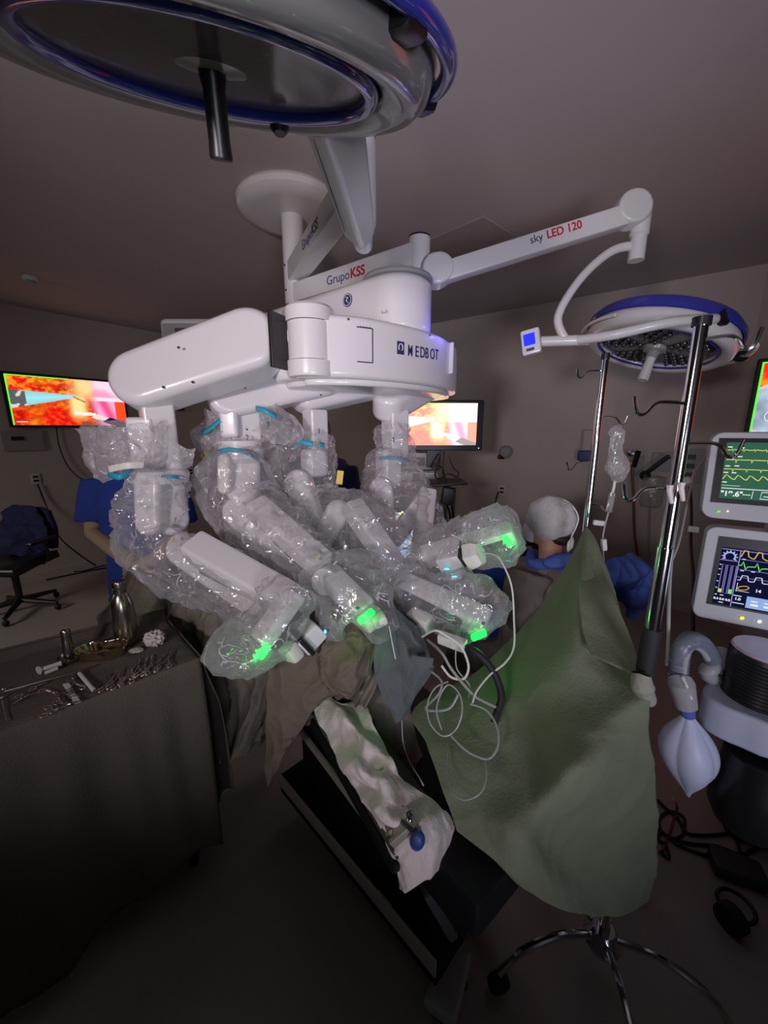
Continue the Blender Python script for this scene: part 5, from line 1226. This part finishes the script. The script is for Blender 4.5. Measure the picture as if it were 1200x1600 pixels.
for i in range(5):
    q = 2 * pi * i / 5; e = V((X3 + .2 * cos(q), Y3 + .2 * sin(q), .06)); B().tube([(X3, Y3, .09), e], .014, 8).build('leg', 'chrome', t)
    B().ball((e.x, e.y, .03), .029).build('caster', 'rubber', t)

# blue draped table behind, and its contents
cloth('blue_table_drape', [[(728, 905, 2.05), (770, 880, 2.1), (812, 862, 2.15), (846, 868, 2.2)], [(724, 912, 2.0), (770, 895, 2.0), (815, 885, 2.02), (846, 890, 2.12)], [(722, 950, 1.98), (770, 960, 1.96), (815, 965, 1.96), (844, 965, 2.08)],
                           [(725, 1010, 1.97), (772, 1020, 1.95), (815, 1030, 1.95), (842, 1030, 2.07)]],
      'bluecl', 'deep blue drape over a low table between instruments and seated person', cat='table cover', amp=.02, fr=4, seed=31, nu=50, nv=40)
t = thing('small_device', 'small black device with a pale knob on the blue drape before the person', 'device', G(822, 868, 2.08))
B().box(G(824, 855, 2.12), (.13, .10, .10), M.Rotation(R(-10), 3, 'Z'), .01).build('case', 'black', t); B().box(G(824, 856, 2.055), (.05, .01, .02), None, .003).build('display', 'grey', t)
cloth('blue_drape', [[(938, 890, 1.54), (960, 868, 1.58), (990, 866, 1.62), (1012, 885, 1.66)], [(938, 915, 1.5), (962, 900, 1.50), (990, 895, 1.56), (1016, 915, 1.62)], [(944, 930, 1.6), (968, 922, 1.58), (992, 925, 1.62), (1008, 938, 1.66)],
                     [(968, 945, 1.62), (978, 950, 1.6), (988, 955, 1.62), (996, 950, 1.64)], [(974, 968, 1.63), (980, 972, 1.61), (986, 972, 1.62), (990, 962, 1.64)]],
      'bluen', 'crumpled blue nonwoven drape held out beyond the right edge of the olive sheet', amp=.03, fr=6, seed=40, nu=50, nv=50)

# ------------------------------------------------------------------ anaesthesia machine
AX = V((.84, -.54, 0)).normalized(); AN = V((-.54, -.84, 0)).normalized()
mo = G(1080, 962, 1.10)
t = thing('anaesthesia_machine', 'anaesthesia workstation at the right edge with canister deck and a lit ventilator screen', 'anaesthesia machine', (1.36, 1.10, 0))
rotA = M((AX, -AN, UP)).transposed()
def rrect(o, x, y, w_, h_, r, n=6):
    P = []
    for cx, cy, a0 in ((w_ - r, r, -90), (w_ - r, h_ - r, 0), (r, h_ - r, 90), (r, r, 180)):
        for i in range(n + 1): q = R(a0 + 90 * i / n); P.append(o + x * (cx + r * cos(q)) + y * (cy + r * sin(q)))
    return P
class Face:
    def __init__(s, o, x, y, par): s.o, s.x, s.y, s.n, s.par = V(o), V(x), V(y), V(x).cross(V(y)).normalized(), par
    def P(s, u, v, d=0): return s.o + s.x * u + s.y * v + s.n * d
    def rect(s, u0, v0, u1, v1, m, name, d=.001): return B().prism([s.P(u0, v0, d), s.P(u1, v0, d), s.P(u1, v1, d), s.P(u0, v1, d)], s.n * .0006).build(name, m, s.par)
    def line(s, pts, m, name, r=.0011, d=.002, closed=False): return B().tube([s.P(u, v, d) for u, v in pts], r, 5, closed=closed).build(name, m, s.par)
    def txt(s, t_, u, v, size, m, name='screen_text', bold=.0003): return text(t_, size, s.P(u, v, .002), s.x, s.y, m, s.par, name, bold, .0003)
lh = .285; lu = (UP + V((.06, .07, 0))).normalized()
lw_ = .40
case = B().prism([p - AN * -.0 for p in rrect(mo, AX, lu, lw_, lh, .025)], -AN * .05, .006).build('ventilator_monitor', 'bezel', t)
f = Face(mo + AX * .030 + lu * .048 + AN * .0015, AX, lu, case)
f.n = AN
gl = B().prism([f.P(0, 0), f.P(lw_ - .06, 0), f.P(lw_ - .06, lh - .075), f.P(0, lh - .075)], AN * .001).build('screen_glass', 'black', case)
f.par = gl; w_, h_ = lw_ - .06, lh - .075
f.rect(.012, .006, w_ - .01, h_ - .03, 'dark', 'screen_background')
f.line([(.012, h_ - .035), (w_, h_ - .035)], 'lil', 'divider'); f.line([(.012, h_ - .068), (.052, h_ - .068)], 'lil', 'divider'); f.line([(.054, .006), (.054, h_ - .035)], 'lil', 'divider')
for vv in (.062, .085, .115): f.line([(.054, vv + .035), (w_, vv + .035)], 'lil', 'divider', .0006)
gc = (.032, h_ - .056)
f.line([(gc[0] + .012 * cos(R(-40 + 10 * i)), gc[1] + .012 * sin(R(-40 + 10 * i))) for i in range(27)], 'lbl', 'dial_arc', .0022)
for i in range(9): q = R(-30 + 30 * i); f.line([(gc[0] + .014 * cos(q), gc[1] + .014 * sin(q)), (gc[0] + .018 * cos(q), gc[1] + .018 * sin(q))], 'wht', 'dial_tick', .001)
for i, (m_, hh_) in enumerate((('yel', .011), (None, 0), ('grn', .013))):
    u0 = .020 + i * .0115; f.line([(u0, .042), (u0 + .008, .042), (u0 + .008, .128), (u0, .128)], 'lil', 'bar_outline', .0007, closed=True)
    if m_: f.rect(u0 + .0005, .043, u0 + .0075, .043 + hh_, m_, 'bar_level', .002)
for v_ in (.055, .075, .095, .112, .126): f.rect(.013, v_, .017, v_ + .002, 'wht', 'scale_mark', .002)
for i, s_ in enumerate(('0.4', '0.0', '0.0')): f.txt(s_, .013 + i * .0135, .020, .009, 'wht')
f.rect(.014, .034, .019, .036, 'wht', 'caption_dash', .002); f.rect(.026, .034, .034, .036, 'wht', 'caption_dash', .002); f.rect(.026, .012, .036, .014, 'wht', 'caption_dash', .002)
def wave(u0, u1, per, shp, v0, a_): 
    out_ = []; u = u0
    while u < u1:
        for fu, fv in shp: out_.append((u + fu * per, v0 + fv * a_))
        u += per
    return out_
f.line(wave(.056, w_ - .012, .030, ((0, .1), (.2, 1), (.45, .95), (.55, .25), (.8, .05), (.98, 0)), .155, .022), 'orng', 'pressure_curve', .0013)
f.line(wave(.056, w_ - .012, .030, ((0, .5), (.15, .5), (.25, 1), (.4, .45), (.5, 0), (.6, .4), (.95, .5)), .120, .024), 'grn', 'flow_curve', .0013)
f.line(wave(.058, w_ - .012, .030, ((0, 0), (.2, .05), (.3, 1), (.7, 1), (.8, .05), (.98, 0)), .088, .015), 'wht', 'volume_curve', .0011)
for u_, v_ in ((.060, .150), (.120, .148), (.060, .116), (.084, .117), (.150, .160)): f.rect(u_, v_, u_ + .008, v_ + .002, 'wht', 'caption_dash', .002)
f.line([(.066 + .012 * cos(q * pi / 8) * (1 if 1 else 0) + .008, .066 + .006 * sin(q * pi / 8) + .003 * cos(q * pi / 8)) for q in range(16)], 'orng', 'loop_curve', .001, closed=True)
f.line([(.058, .056), (.088, .056)], 'wht', 'axis', .0006); f.line([(.060, .054), (.060, .080)], 'wht', 'axis', .0006)
f.txt('14', .100, .060, .013, 'wht'); f.rect(.130, .066, .146, .069, 'orng', 'caption_bar', .002); f.txt('22', .133, .056, .008, 'orng')
f.txt('1.0', .060, .028, .011, 'wht'); f.rect(.056, .040, .074, .042, 'wht', 'caption_dash', .002); f.rect(.056, .018, .082, .020, 'wht', 'caption_dash', .002)
f.rect(.086, .010, w_ - .012, .044, 'lbl', 'settings_panel'); 
for u_ in (.096, .124, .152, .18): f.rect(u_, .030, u_ + .014, .033, 'wht', 'caption_dash', .002); f.rect(u_, .018, u_ + .016, .024, 'wht', 'caption_dash', .002)
fb = Face(mo + AN * .0015, AX, lu, case); fb.n = AN
for i, m_ in enumerate(('led_y', 'led_w', 'led_w', 'led_w')): B().ball(fb.P(.115 + .038 * i, .024), (.0065, .003, .005)).build('button', ME[m_], case)
# upper patient monitor
uo = G(1094, 808, 1.125); uu_ = (UP + V((.10, .16, 0))).normalized(); uw, uh = .38, .255
t2 = thing('patient_monitor', 'grey patient monitor with green traces and the value 19.6, above the ventilator screen', 'monitor', uo + AX * uw / 2 + V((.02, .04, 0)))
case2 = B().prism(rrect(uo, AX, uu_, uw, uh, .03), -AN * .055, .006).build('monitor_case', 'bezel', t2)
f = Face(uo + AX * .018 + uu_ * .048 + AN * .0015, AX, uu_, case2); f.n = AN; w_, h_ = uw - .036, uh - .066
gl = B().prism([f.P(0, 0), f.P(w_, 0), f.P(w_, h_), f.P(0, h_)], AN * .001).build('screen_glass', 'black', case2); f.par = gl
f.rect(.018, .014, w_ - .012, h_ - .012, 'grnbg', 'screen_background')
f.line(wave(.022, w_ - .02, .024, ((0, 0), (.3, 0), (.4, .25), (.5, -.3), (.6, .15), (.95, 0)), .155, .012), 'yel', 'trace', .0012)
f.line(wave(.022, w_ - .02, .034, ((0, 0), (.5, .0), (.6, .1), (.65, -.9), (.7, 0), (.95, 0)), .127, .010), 'yel', 'trace', .0012)
f.line(wave(.020, w_ - .02, .030, ((0, 0), (.6, .0), (.65, -.8), (.7, 0), (.95, 0)), .100, .010), 'yel', 'trace', .0012)
f.line(wave(.020, w_ - .02, .026, ((0, 0), (.25, 1), (.5, .7), (.75, .2), (.95, 0)), .070, .013), 'yel', 'trace', .0012)
for u_, v_ in ((.022, .162), (.048, .160), (.022, .134), (.046, .135), (.022, .107), (.042, .108), (.020, .088), (.038, .088), (.020, .060)): f.rect(u_, v_, u_ + .010, v_ + .003, 'wht', 'caption_dash', .002)
f.line([(.020, .052), (.060, .052)], 'wht', 'baseline', .0006); f.line([(.020, .044), (w_ - .014, .044)], 'wht', 'divider', .0012)
f.txt('"19.6"', .020, .022, .020, 'wht', bold=.0006); f.txt('---', .068, .024, .018, 'wht')
f.line([(.088, .018), (.090, .040)], 'wht', 'divider', .0007)
f.line([(.106, .019), (.140, .019), (.142, .038), (.108, .038)], 'wht', 'value_box', .0011, closed=True); f.txt('---', .112, .022, .018, 'wht')
fb = Face(uo + AN * .0015, AX, uu_, case2); fb.n = AN
B().ball(fb.P(.040, .022), (.006, .003, .003)).build('indicator', ME['grn'], case2); B().ball(fb.P(.060, .025), (.003, .003, .003)).build('indicator', ME['wht'], case2)
B().tube([uo + AX * uw * .5 - AN * .05 + UP * .05, uo + AX * uw * .5 - AN * .12 - UP * .02, uo + AX * uw * .5 - AN * .12 - UP * .35], .02, 12).build('mount', 'grey', t2)
lamp('monitor_glow', mo + AX * .2 + AN * .12 + UP * .12, .25, (.6, .75, 1), .08)
# body of the machine
bx = V((1.66, 1.22, 0))
B().box(bx + UP * .55 - AN * .14, (.46, .36, 1.05), rotA, .03, 3).build('machine_body', 'bezel', t)
B().tube([bx + UP * 1.0 - AN * .1, bx + UP * 1.25 - AN * .1, mo + AX * .25 - AN * .06 + UP * .12], .03, 14).build('monitor_column', 'grey', t)
dk0 = G(1102, 1078, .96); zd = dk0.z; pl_ = [G(1104, 1062, 1.0), G(1100, 1078, .95), G(1118, 1092, .91), G(1165, 1120, .86), G(1240, 1150, .82), G(1330, 1090, .95), G(1250, 1040, 1.15), G(1130, 1050, 1.08)]
pl_ = [V((p.x, p.y, 0)) for p in pl_]; pc_, _ = crv(pl_, 4, None, True)
B().prism([p + UP * (zd - .10) for p in pc_], UP * .10, .012, 3).build('canister_deck', 'deck', t, sharp=50)
cn = G(1188, 1078, .93); cn.z = zd
b = B(); prof = [(0, 0), (.082, 0)]
for i in range(12): prof += [(.078, .006 + i * .0105), (.081, .011 + i * .0105)]
prof += [(.078, .137), (0, .137)]
B().lathe(prof, cn, n=48).build('absorber_canister', 'black', t, sharp=20)
B().lathe([(0, .136), (.074, .136), (.078, .140), (.074, .146), (0, .147)], cn, n=48).build('canister_lid', mat('lid_lilac', (.55, .45, .55), .3), t, label='shiny pale lilac lid')
c2 = G(1188, 1185, .86); B().lathe([(0, zd - .12), (.075, zd - .12), (.08, zd - .2), (.088, zd - .22), (.088, zd - .30), (.07, zd - .34), (0, zd - .345)], (c2.x, c2.y, 0), n=40).build('lower_canister', 'black', t)
B().box(G(1072, 1085, .95) - V((0, 0, 0)), (.05, .045, .06), rotA, .01).build('bag_mount', 'grey', t) if 0 else None
B().tube([G(1118, 1062, 1.0), G(1105, 1050, .99), G(1122, 1035, 1.0), G(1128, 1020, 1.03)], .022, 14, smooth=5).build('hose_port', 'grey', t)
for i in range(3): 
    q = V((1.2 + .3 * (i > 0), 1.0 + .32 * (i == 1), 0)); B().lathe([(0, -.02), (.045, -.02), (.045, .02), (0, .02)], (q.x, q.y, .046), (1, .3, 0), 18).build('caster', 'rubber', t)
# corrugated hose + breathing bag
hp = [G(1060, 1058, .93), G(1061, 1035, .93), G(1066, 1012, .93), G(1080, 1000, .94), G(1098, 1008, .96), G(1112, 1030, .98)]
P, _ = crv(hp, 10); rr = [.021 + (.0025 if i % 2 else -.0015) for i in range(len(P))]
t = thing('breathing_hose', 'corrugated pale hose arching over to the breathing bag', 'hose', G(1062, 1062, .93))
B().tube(P, rr, 18).build('corrugated_hose', mat('hose_grey', (.17, .19, .24), .35), t, sharp=80); B().tube([G(1068, 1062, .915), G(1071, 1030, .91), G(1082, 1012, .925), G(1096, 1016, .94), G(1106, 1030, .95)], .007, 10, smooth=6).build('side_tube', 'tube', t)
t = thing('breathing_bag', 'white ribbed reservoir bag shaped like a pointed balloon hanging at right', 'breathing bag', G(1074, 1240, .90))
bt, bb_ = G(1075, 1112, .90), G(1075, 1243, .90); ax_ = (bb_ - bt); Lb = ax_.length; ax_.normalize(); n = 64; vs = []; fs = []
prof = [(0, .12), (.04, .16), (.12, .38), (.22, .68), (.34, .92), (.45, 1.0), (.56, .96), (.68, .78), (.80, .50), (.90, .24), (.97, .10), (1, .07)]
for z_, r_ in prof:
    for j in range(n):
        q = 2 * pi * j / n; k_ = 1 + .15 * (abs(cos(q * 2 + .6)) - .6); vs.append(bt + ax_ * Lb * z_ + V((cos(q), sin(q), 0)) * .068 * r_ * k_)
for i in range(len(prof) - 1):
    for j in range(n): fs.append((i * n + j, i * n + (j + 1) % n, (i + 1) * n + (j + 1) % n, (i + 1) * n + j))
o_ = B().add(vs, fs).build('bag', 'bag', t, sharp=22); md = o_.modifiers.new('s', 'SUBSURF'); md.levels = 1; md.render_levels = 1
B().tube([G(1076, 1118, .90), G(1072, 1103, .90)], [.016, .02], 16).build('neck_ring', 'bluen', t); B().tube([G(1072, 1104, .90), G(1064, 1068, .91), G(1062, 1060, .92)], [.026, .032, .028], 16).build('neck', 'grey', t)
B().tube([G(1066, 1058, .90), G(1072, 1070, .885), G(1080, 1092, .88)], .004, 8).build('strap', 'plastw', t)

# ------------------------------------------------------------------ cables on the floor at the right, pedal
def fl_(px, py, z=.008): return GZ(px, py, z)
random.seed(11)
def scribble(pts, name, label, r=.006, m='cable', group=None): B().tube([fl_(*p) for p in pts], r, 8, smooth=8).build(name, m, None, label=label, cat='cable', group=group)
scribble([(1028, 1250), (1040, 1262), (1060, 1280), (1068, 1300), (1055, 1310), (1035, 1300), (1030, 1280), (1045, 1268), (1068, 1276), (1072, 1300), (1100, 1305), (1140, 1302)], 'floor_cable', 'black cable looped on the floor just right of the olive sheet')
scribble([(1022, 1290), (1050, 1310), (1080, 1318), (1120, 1322), (1160, 1335), (1185, 1320), (1200, 1290)], 'floor_cable', 'black cable running straight across the floor towards the lower canister')
scribble([(1158, 1335), (1150, 1300), (1165, 1275), (1190, 1270), (1200, 1290), (1190, 1320), (1170, 1330)], 'floor_cable', 'black cable in an open ring on the floor below the lower canister')
scribble([(1030, 1330), (1045, 1340), (1040, 1320), (1028, 1310), (1035, 1300), (1060, 1320), (1100, 1335), (1140, 1340), (1175, 1350)], 'floor_cable', 'black cable nearest the camera in the floor tangle')
B().tube([G(1052, 1248, .98), fl_(1058, 1262, .1), fl_(1050, 1290, .012), fl_(1035, 1330)], .005, 8, smooth=6).build('orange_hose', mat('orange_cable', (.25, .08, .02), .5), None, label='thin orange brown hose dropping to the floor behind the breathing bag', cat='hose')
t = thing('foot_pedal', 'dark foot pedal with a round metal ring on the floor at lower right', 'foot pedal', fl_(1155, 1410, 0))
c = fl_(1150, 1370, .03); B().box(c + V((.03, .03, .0)), (.17, .10, .06), M.Rotation(R(-25), 3, 'Z'), .02).build('pedal_body', 'seam', t)
c = fl_(1150, 1415, .03); B().tube([c + V((.052 * cos(q * pi / 14), .052 * sin(q * pi / 14), 0)) for q in range(28)], .007, 8, closed=True).build('guard_ring', 'black', t)

# ------------------------------------------------------------------ tubes and leads over the patient
def lead(pts, r, m, label, name='lead', cat='tube', sm=8, group=None): return B().tube([G(a_, b_, c_ - (.6 * max(0, (b_ - 1060) / 1000) if 650 < a_ < 810 else 0)) for a_, b_, c_ in pts], r, 8, smooth=sm).build(name, m, None, label=label, cat=cat, group=group)
lead([(753, 864, 1.28), (775, 868, 1.2), (790, 890, 1.15), (800, 920, 1.12), (803, 965, 1.08), (803, 1010, 1.02), (790, 1035, .98), (765, 1055, .96), (745, 1080, .94), (738, 1100, .93)], .0028, 'plastw', 'thin white lead running from the upper right instrument down over the gowned person')
MT['ctube'] = mat('grey_white_tube', (.36, .37, .35), .35)
lead([(668, 1000, 1.1), (690, 1020, 1.0), (705, 1045, .97), (725, 1070, .95), (745, 1090, .94), (775, 1105, .92)], .004, 'ctube', 'pale tube crossing the loops towards the black cable end')
lead([(700, 1065, .96), (680, 1075, .95), (668, 1100, .94), (672, 1130, .93), (692, 1150, .92), (712, 1140, .92), (722, 1112, .92), (718, 1085, .93), (702, 1070, .94), (690, 1082, .94), (682, 1110, .93), (690, 1140, .925)], .0022, 'ctube', 'thin pale tube coiled in an upright oval loop on the olive sheet')
lead([(735, 1100, .93), (760, 1110, .91), (776, 1135, .89), (778, 1165, .87), (765, 1185, .865), (745, 1182, .87), (725, 1170, .88), (705, 1150, .90)], .0028, 'ctube', 'pale tube in a wide arc on the lower part of the olive sheet')
lead([(700, 1170, .93), (698, 1200, .89), (705, 1235, .85), (725, 1250, .83), (750, 1240, .82), (760, 1215, .83), (758, 1190, .85)], .0016, 'ctube', 'very thin lead looping lowest on the olive sheet')
lead([(660, 995, 1.08), (680, 985, 1.0), (700, 995, .99), (720, 1010, .98), (732, 1040, .97), (725, 1060, .96), (705, 1058, .96), (690, 1040, .97)], .0035, 'plastw', 'cream tube curling beneath the lower right instrument')
lead([(712, 1015, 1.0), (714, 1045, .98), (733, 1070, .96), (732, 1090, .95)], .002, 'ctube', 'thin lead hanging straight below the camera head')
lead([(675, 1050, 1.0), (690, 1065, .97), (685, 1085, .96), (665, 1108, .95), (700, 1108, .94), (716, 1085, .94)], .0032, 'ctube', 'pale tube bent in a short hook left of the oval loop')
lead([(728, 1012, 1.03), (745, 1020, 1.0), (765, 1040, .98), (778, 1065, .96), (784, 1090, .95), (778, 1110, .945), (772, 1130, .94)], .011, 'rubber', 'thick black camera cable curving down from the lower right instrument', 'camera_cable', 'cable')
lead([(608, 978, 1.04), (612, 1000, 1.0), (618, 1030, .97)], .0016, 'plastw', 'short white thread hanging from the centre instrument over the slate drape')
lead([(628, 1125, .95), (630, 1160, .93), (640, 1190, .91), (655, 1215, .89), (662, 1228, .88)], .0018, 'ctube', 'thin grey lead hanging from the point of the slate drape')
# clear tubes at the right pole
lead([(1075, 745, 1.3), (1062, 800, 1.2), (1052, 850, 1.1), (1047, 900, 1.05), (1045, 950, 1.0), (1044, 1000, .97), (1042, 1040, .95)], .0045, 'ctube', 'clear breathing line hanging right of the thick pole')
lead([(1085, 735, 1.3), (1073, 790, 1.2), (1060, 850, 1.1), (1040, 900, 1.05), (1028, 950, 1.0)], .003, 'ctube', 'thinner clear line crossing behind the thick pole')
lead([(1120, 700, 1.5), (1098, 720, 1.4), (1082, 745, 1.32), (1076, 760, 1.3)], .004, 'ctube', 'pale tube bending from behind the patient monitor to the pole')
lead([(1078, 760, 1.6), (1080, 800, 1.5), (1079, 850, 1.4), (1083, 900, 1.3), (1083, 960, 1.2), (1083, 1000, 1.15)], .006, 'cable', 'black power cable hanging left of the two monitors', 'power_cable', 'cable')
B().beam(G(1075, 826, 1.2), G(1093, 828, 1.18), .01, .02, bev=.003).build('cable_clip', 'bezel', None, label='white cable clip at the top left of the ventilator screen', cat='clip')
B().tube([G(1068, 750, 1.28), G(1074, 752, 1.27), G(1078, 756, 1.26)], [.012, .016, .01], 10).build('tube_connector', 'plastw', None, label='white tube connector beside the thick pole', cat='connector')

# ------------------------------------------------------------------ things on the walls
def wbox(px, py, w_, h_, d_, m, name, par, fn_, nrm, tang, bev=.004):
    c = fn_(px, py, d_ / 2); return B().box(c, (w_, d_, h_), M((tang, nrm, UP)).transposed(), bev).build(name, m, par)
def outlet(px, py, fn_, nrm, tang, label):
    c = fn_(px, py, .0); t = thing('wall_socket', label, 'socket', c); wbox(px, py, .08, .12, .012, 'plastw', 'socket_plate', t, fn_, nrm, tang)
    for dz in (.022, -.022): B().box(fn_(px, py, .015) + UP * dz, (.045, .012, .022), M((tang, nrm, UP)).transposed(), .004).build('socket_hole', 'black', t)
outlet(784, 766, onback, NB, D1, 'white wall socket with black plug on the back wall right of the cart')
outlet(298, 737, onwall, NL, D2, 'wall socket on the left wall glimpsed between the first two arms')
outlet(56, 748, onwall, NL, D2, 'wall socket with hanging cable at the left below the television')
t = thing('wall_phone_panel', 'pale wall panel with a small dark mark under the left television', 'wall panel', onwall(38, 688, .0))
wbox(36, 688, .34, .22, .03, mat('panel_grey', (.36, .33, .31), .6), 'panel', t, onwall, NL, D2); wbox(27, 685, .10, .04, .045, 'black', 'panel_mark', t, onwall, NL, D2)
t = thing('wall_box', 'small dark box on the left wall beside the first robot column', 'wall box', onwall(281, 633, 0)); wbox(281, 633, .10, .16, .05, 'seam', 'box', t, onwall, NL, D2); wbox(281, 637, .05, .04, .06, 'grey', 'box_window', t, onwall, NL, D2)
t = thing('wall_dispenser', 'small round grey fitting on the back wall right of the monitor', 'wall fitting', onback(787, 708, 0))
B().lathe([(0, 0), (.07, 0), (.075, .05), (.05, .08), (0, .085)], onback(792, 706, 0), NB, 24).build('fitting', 'grey', t); B().box(onback(783, 714, .06), (.08, .05, .05), None, .015).build('nozzle', 'black', t)
t = thing('glove_dispenser', 'pale wall tube with a dark blue bottle at its foot, left of the drip bag', 'dispenser', onback(914, 718, 0))
wbox(918, 692, .09, .26, .08, 'wall', 'tube', t, onback, NB, D1, .02); wbox(914, 712, .13, .11, .11, 'blueball', 'bottle', t, onback, NB, D1, .02)
t = thing('gas_regulator', 'brass and black suction regulator with hanging yellow tube on the back wall', 'regulator', onback(990, 735, 0))
wbox(992, 726, .13, .17, .03, 'grey', 'plate', t, onback, NB, D1); B().lathe([(0, 0), (.03, 0), (.03, .05), (0, .055)], onback(986, 708, .04), NB, 20).build('gauge', 'chrome', t)
B().beam(onback(990, 730, .08), onback(998, 704, .10), .03, .04).build('valve', 'black', t); B().beam(onback(978, 724, .06), onback(994, 726, .06), .04, .05).build('brass_body', mat('brass', (.25, .16, .06), .4, .8), t)
B().tube([onback(988, 730, .06), onback(990, 790, .05), onback(992, 840, .05), onback(1000, 885, .05)], .012, 8, smooth=6).build('yellow_tube', mat('amber_tube', (.16, .10, .06), .4), t)
t = thing('suction_jar', 'clear suction jar hung under a slanted black wall fitting', 'suction jar', onback(1022, 765, 0))
wbox(1035, 722, .16, .17, .03, 'grey', 'plate', t, onback, NB, D1); B().beam(onback(1006, 742, .1), onback(1046, 712, .14), .04, .04).build('arm', 'black', t); B().ball(onback(1008, 743, .12), .045).build('knob', 'black', t)
B().lathe([(0, 0), (.09, 0), (.085, -.26), (.07, -.28), (0, -.28)], onback(1022, 745, .12), UP, 28).build('jar', 'ivbag', t)
B().tube([onback(1016, 772, .08), onback(1014, 820, .06), onback(1013, 880, .06)], .010, 8, smooth=5).build('tube', 'ctube', t)
t = thing('outlet_panel', 'grey outlet panel with dark sockets on the back wall behind the thick pole', 'socket panel', onback(1076, 728, 0))
wbox(1078, 728, .17, .30, .02, 'grey', 'panel', t, onback, NB, D1)
for dy in (-.08, 0, .08): B().box(onback(1075, 728, .025) + UP * dy, (.09, .02, .04), M((D1, NB, UP)).transposed(), .004).build('socket', 'seam', t)
# cables on the left wall and floor
def wc(pts, r, label): B().tube(pts, r, 8, smooth=8).build('cable', 'cable', None, label=label, cat='cable')
wc([onwall(88, 668, .03), onwall(92, 695, .03), onwall(104, 725, .04), onwall(122, 745, .05), onwall(140, 752, .05)], .006, 'black cable hanging from the left television behind the navy-dressed person')
wc([onwall(59, 757, .03), onwall(72, 790, .05), onwall(90, 835, .2), onwall(118, 862, .3), onwall(150, 884, .3)], .008, 'black cable swooping from the left wall socket towards the floor')
wc([fl_(72, 906), fl_(110, 898), fl_(150, 890), fl_(175, 886)], .009, 'black cable lying across the floor beside the office chair')
wc([fl_(74, 902), fl_(100, 893), fl_(130, 892), fl_(160, 884), fl_(185, 882)], .007, 'second floor cable winding just beyond the first near the office chair')
wc([onback(779, 768, .03), onback(774, 785, .08), onback(772, 810, .1), onback(770, 830, .1)], .008, 'black plug cable hanging from the back wall socket')

# ------------------------------------------------------------------ office chair at the left edge
CX = GZ(18, 955, .05); t = thing('office_chair', 'dark office chair with armrests at the far left edge, half covered by shadow', 'chair', (CX.x, CX.y, 0))
cx, cy = CX.x, CX.y + .1
b = B(); sheet(b, [[(cx - .25, cy - .24, .47), (cx, cy - .26, .49), (cx + .25, cy - .24, .47)], [(cx - .26, cy, .50), (cx, cy, .47), (cx + .26, cy, .50)], [(cx - .24, cy + .24, .50), (cx, cy + .24, .48), (cx + .24, cy + .24, .50)]], 20, 20, .004); b.build('seat', 'black', t, solid=.07)
b = B(); sheet(b, [[(cx - .22, cy + .24, .55), (cx, cy + .30, .55), (cx + .22, cy + .24, .55)], [(cx - .25, cy + .24, .75), (cx, cy + .31, .75), (cx + .25, cy + .24, .75)], [(cx - .18, cy + .28, .92), (cx, cy + .34, .95), (cx + .18, cy + .28, .92)]], 20, 20, .004); b.build('backrest', 'navy', t, solid=.05)
B().tube([(cx, cy + .2, .46), (cx, cy + .36, .5), (cx, cy + .35, .7)], .02, 8).build('back_support', 'black', t)
for sg in (-1, 1):
    B().tube([(cx + sg * .24, cy + .05, .46), (cx + sg * .31, cy + .05, .55), (cx + sg * .31, cy + .02, .68)], .015, 8).build('armrest_post', 'black', t); B().box((cx + sg * .31, cy, .70), (.07, .28, .035), None, .015).build('armrest', 'black', t)
B().tube([(cx, cy, .1), (cx, cy, .45)], .028, 12).build('gas_lift', 'black', t)
for i in range(5):
    q = 2 * pi * i / 5 + .1; e = V((cx + .32 * cos(q), cy + .32 * sin(q), .075)); B().tube([(cx, cy, .12), e], [.03, .018], 8).build('base_leg', 'black', t); B().ball((e.x, e.y, .031), (.026, .026, .030)).build('caster', 'rubber', t)
b = B(); sheet(b, [[(cx - .2, cy - .1, .60), (cx + .05, cy - .12, .62), (cx + .25, cy - .05, .56)], [(cx - .2, cy + .1, .72), (cx + .05, cy + .12, .74), (cx + .28, cy + .1, .60)], [(cx - .2, cy + .26, .95), (cx + .05, cy + .28, .97), (cx + .22, cy + .2, .80)]], 30, 30, .03, 5, 3)
b.build('jacket', 'navy', None, solid=.01, label='dark jacket thrown over the office chair', cat='jacket')
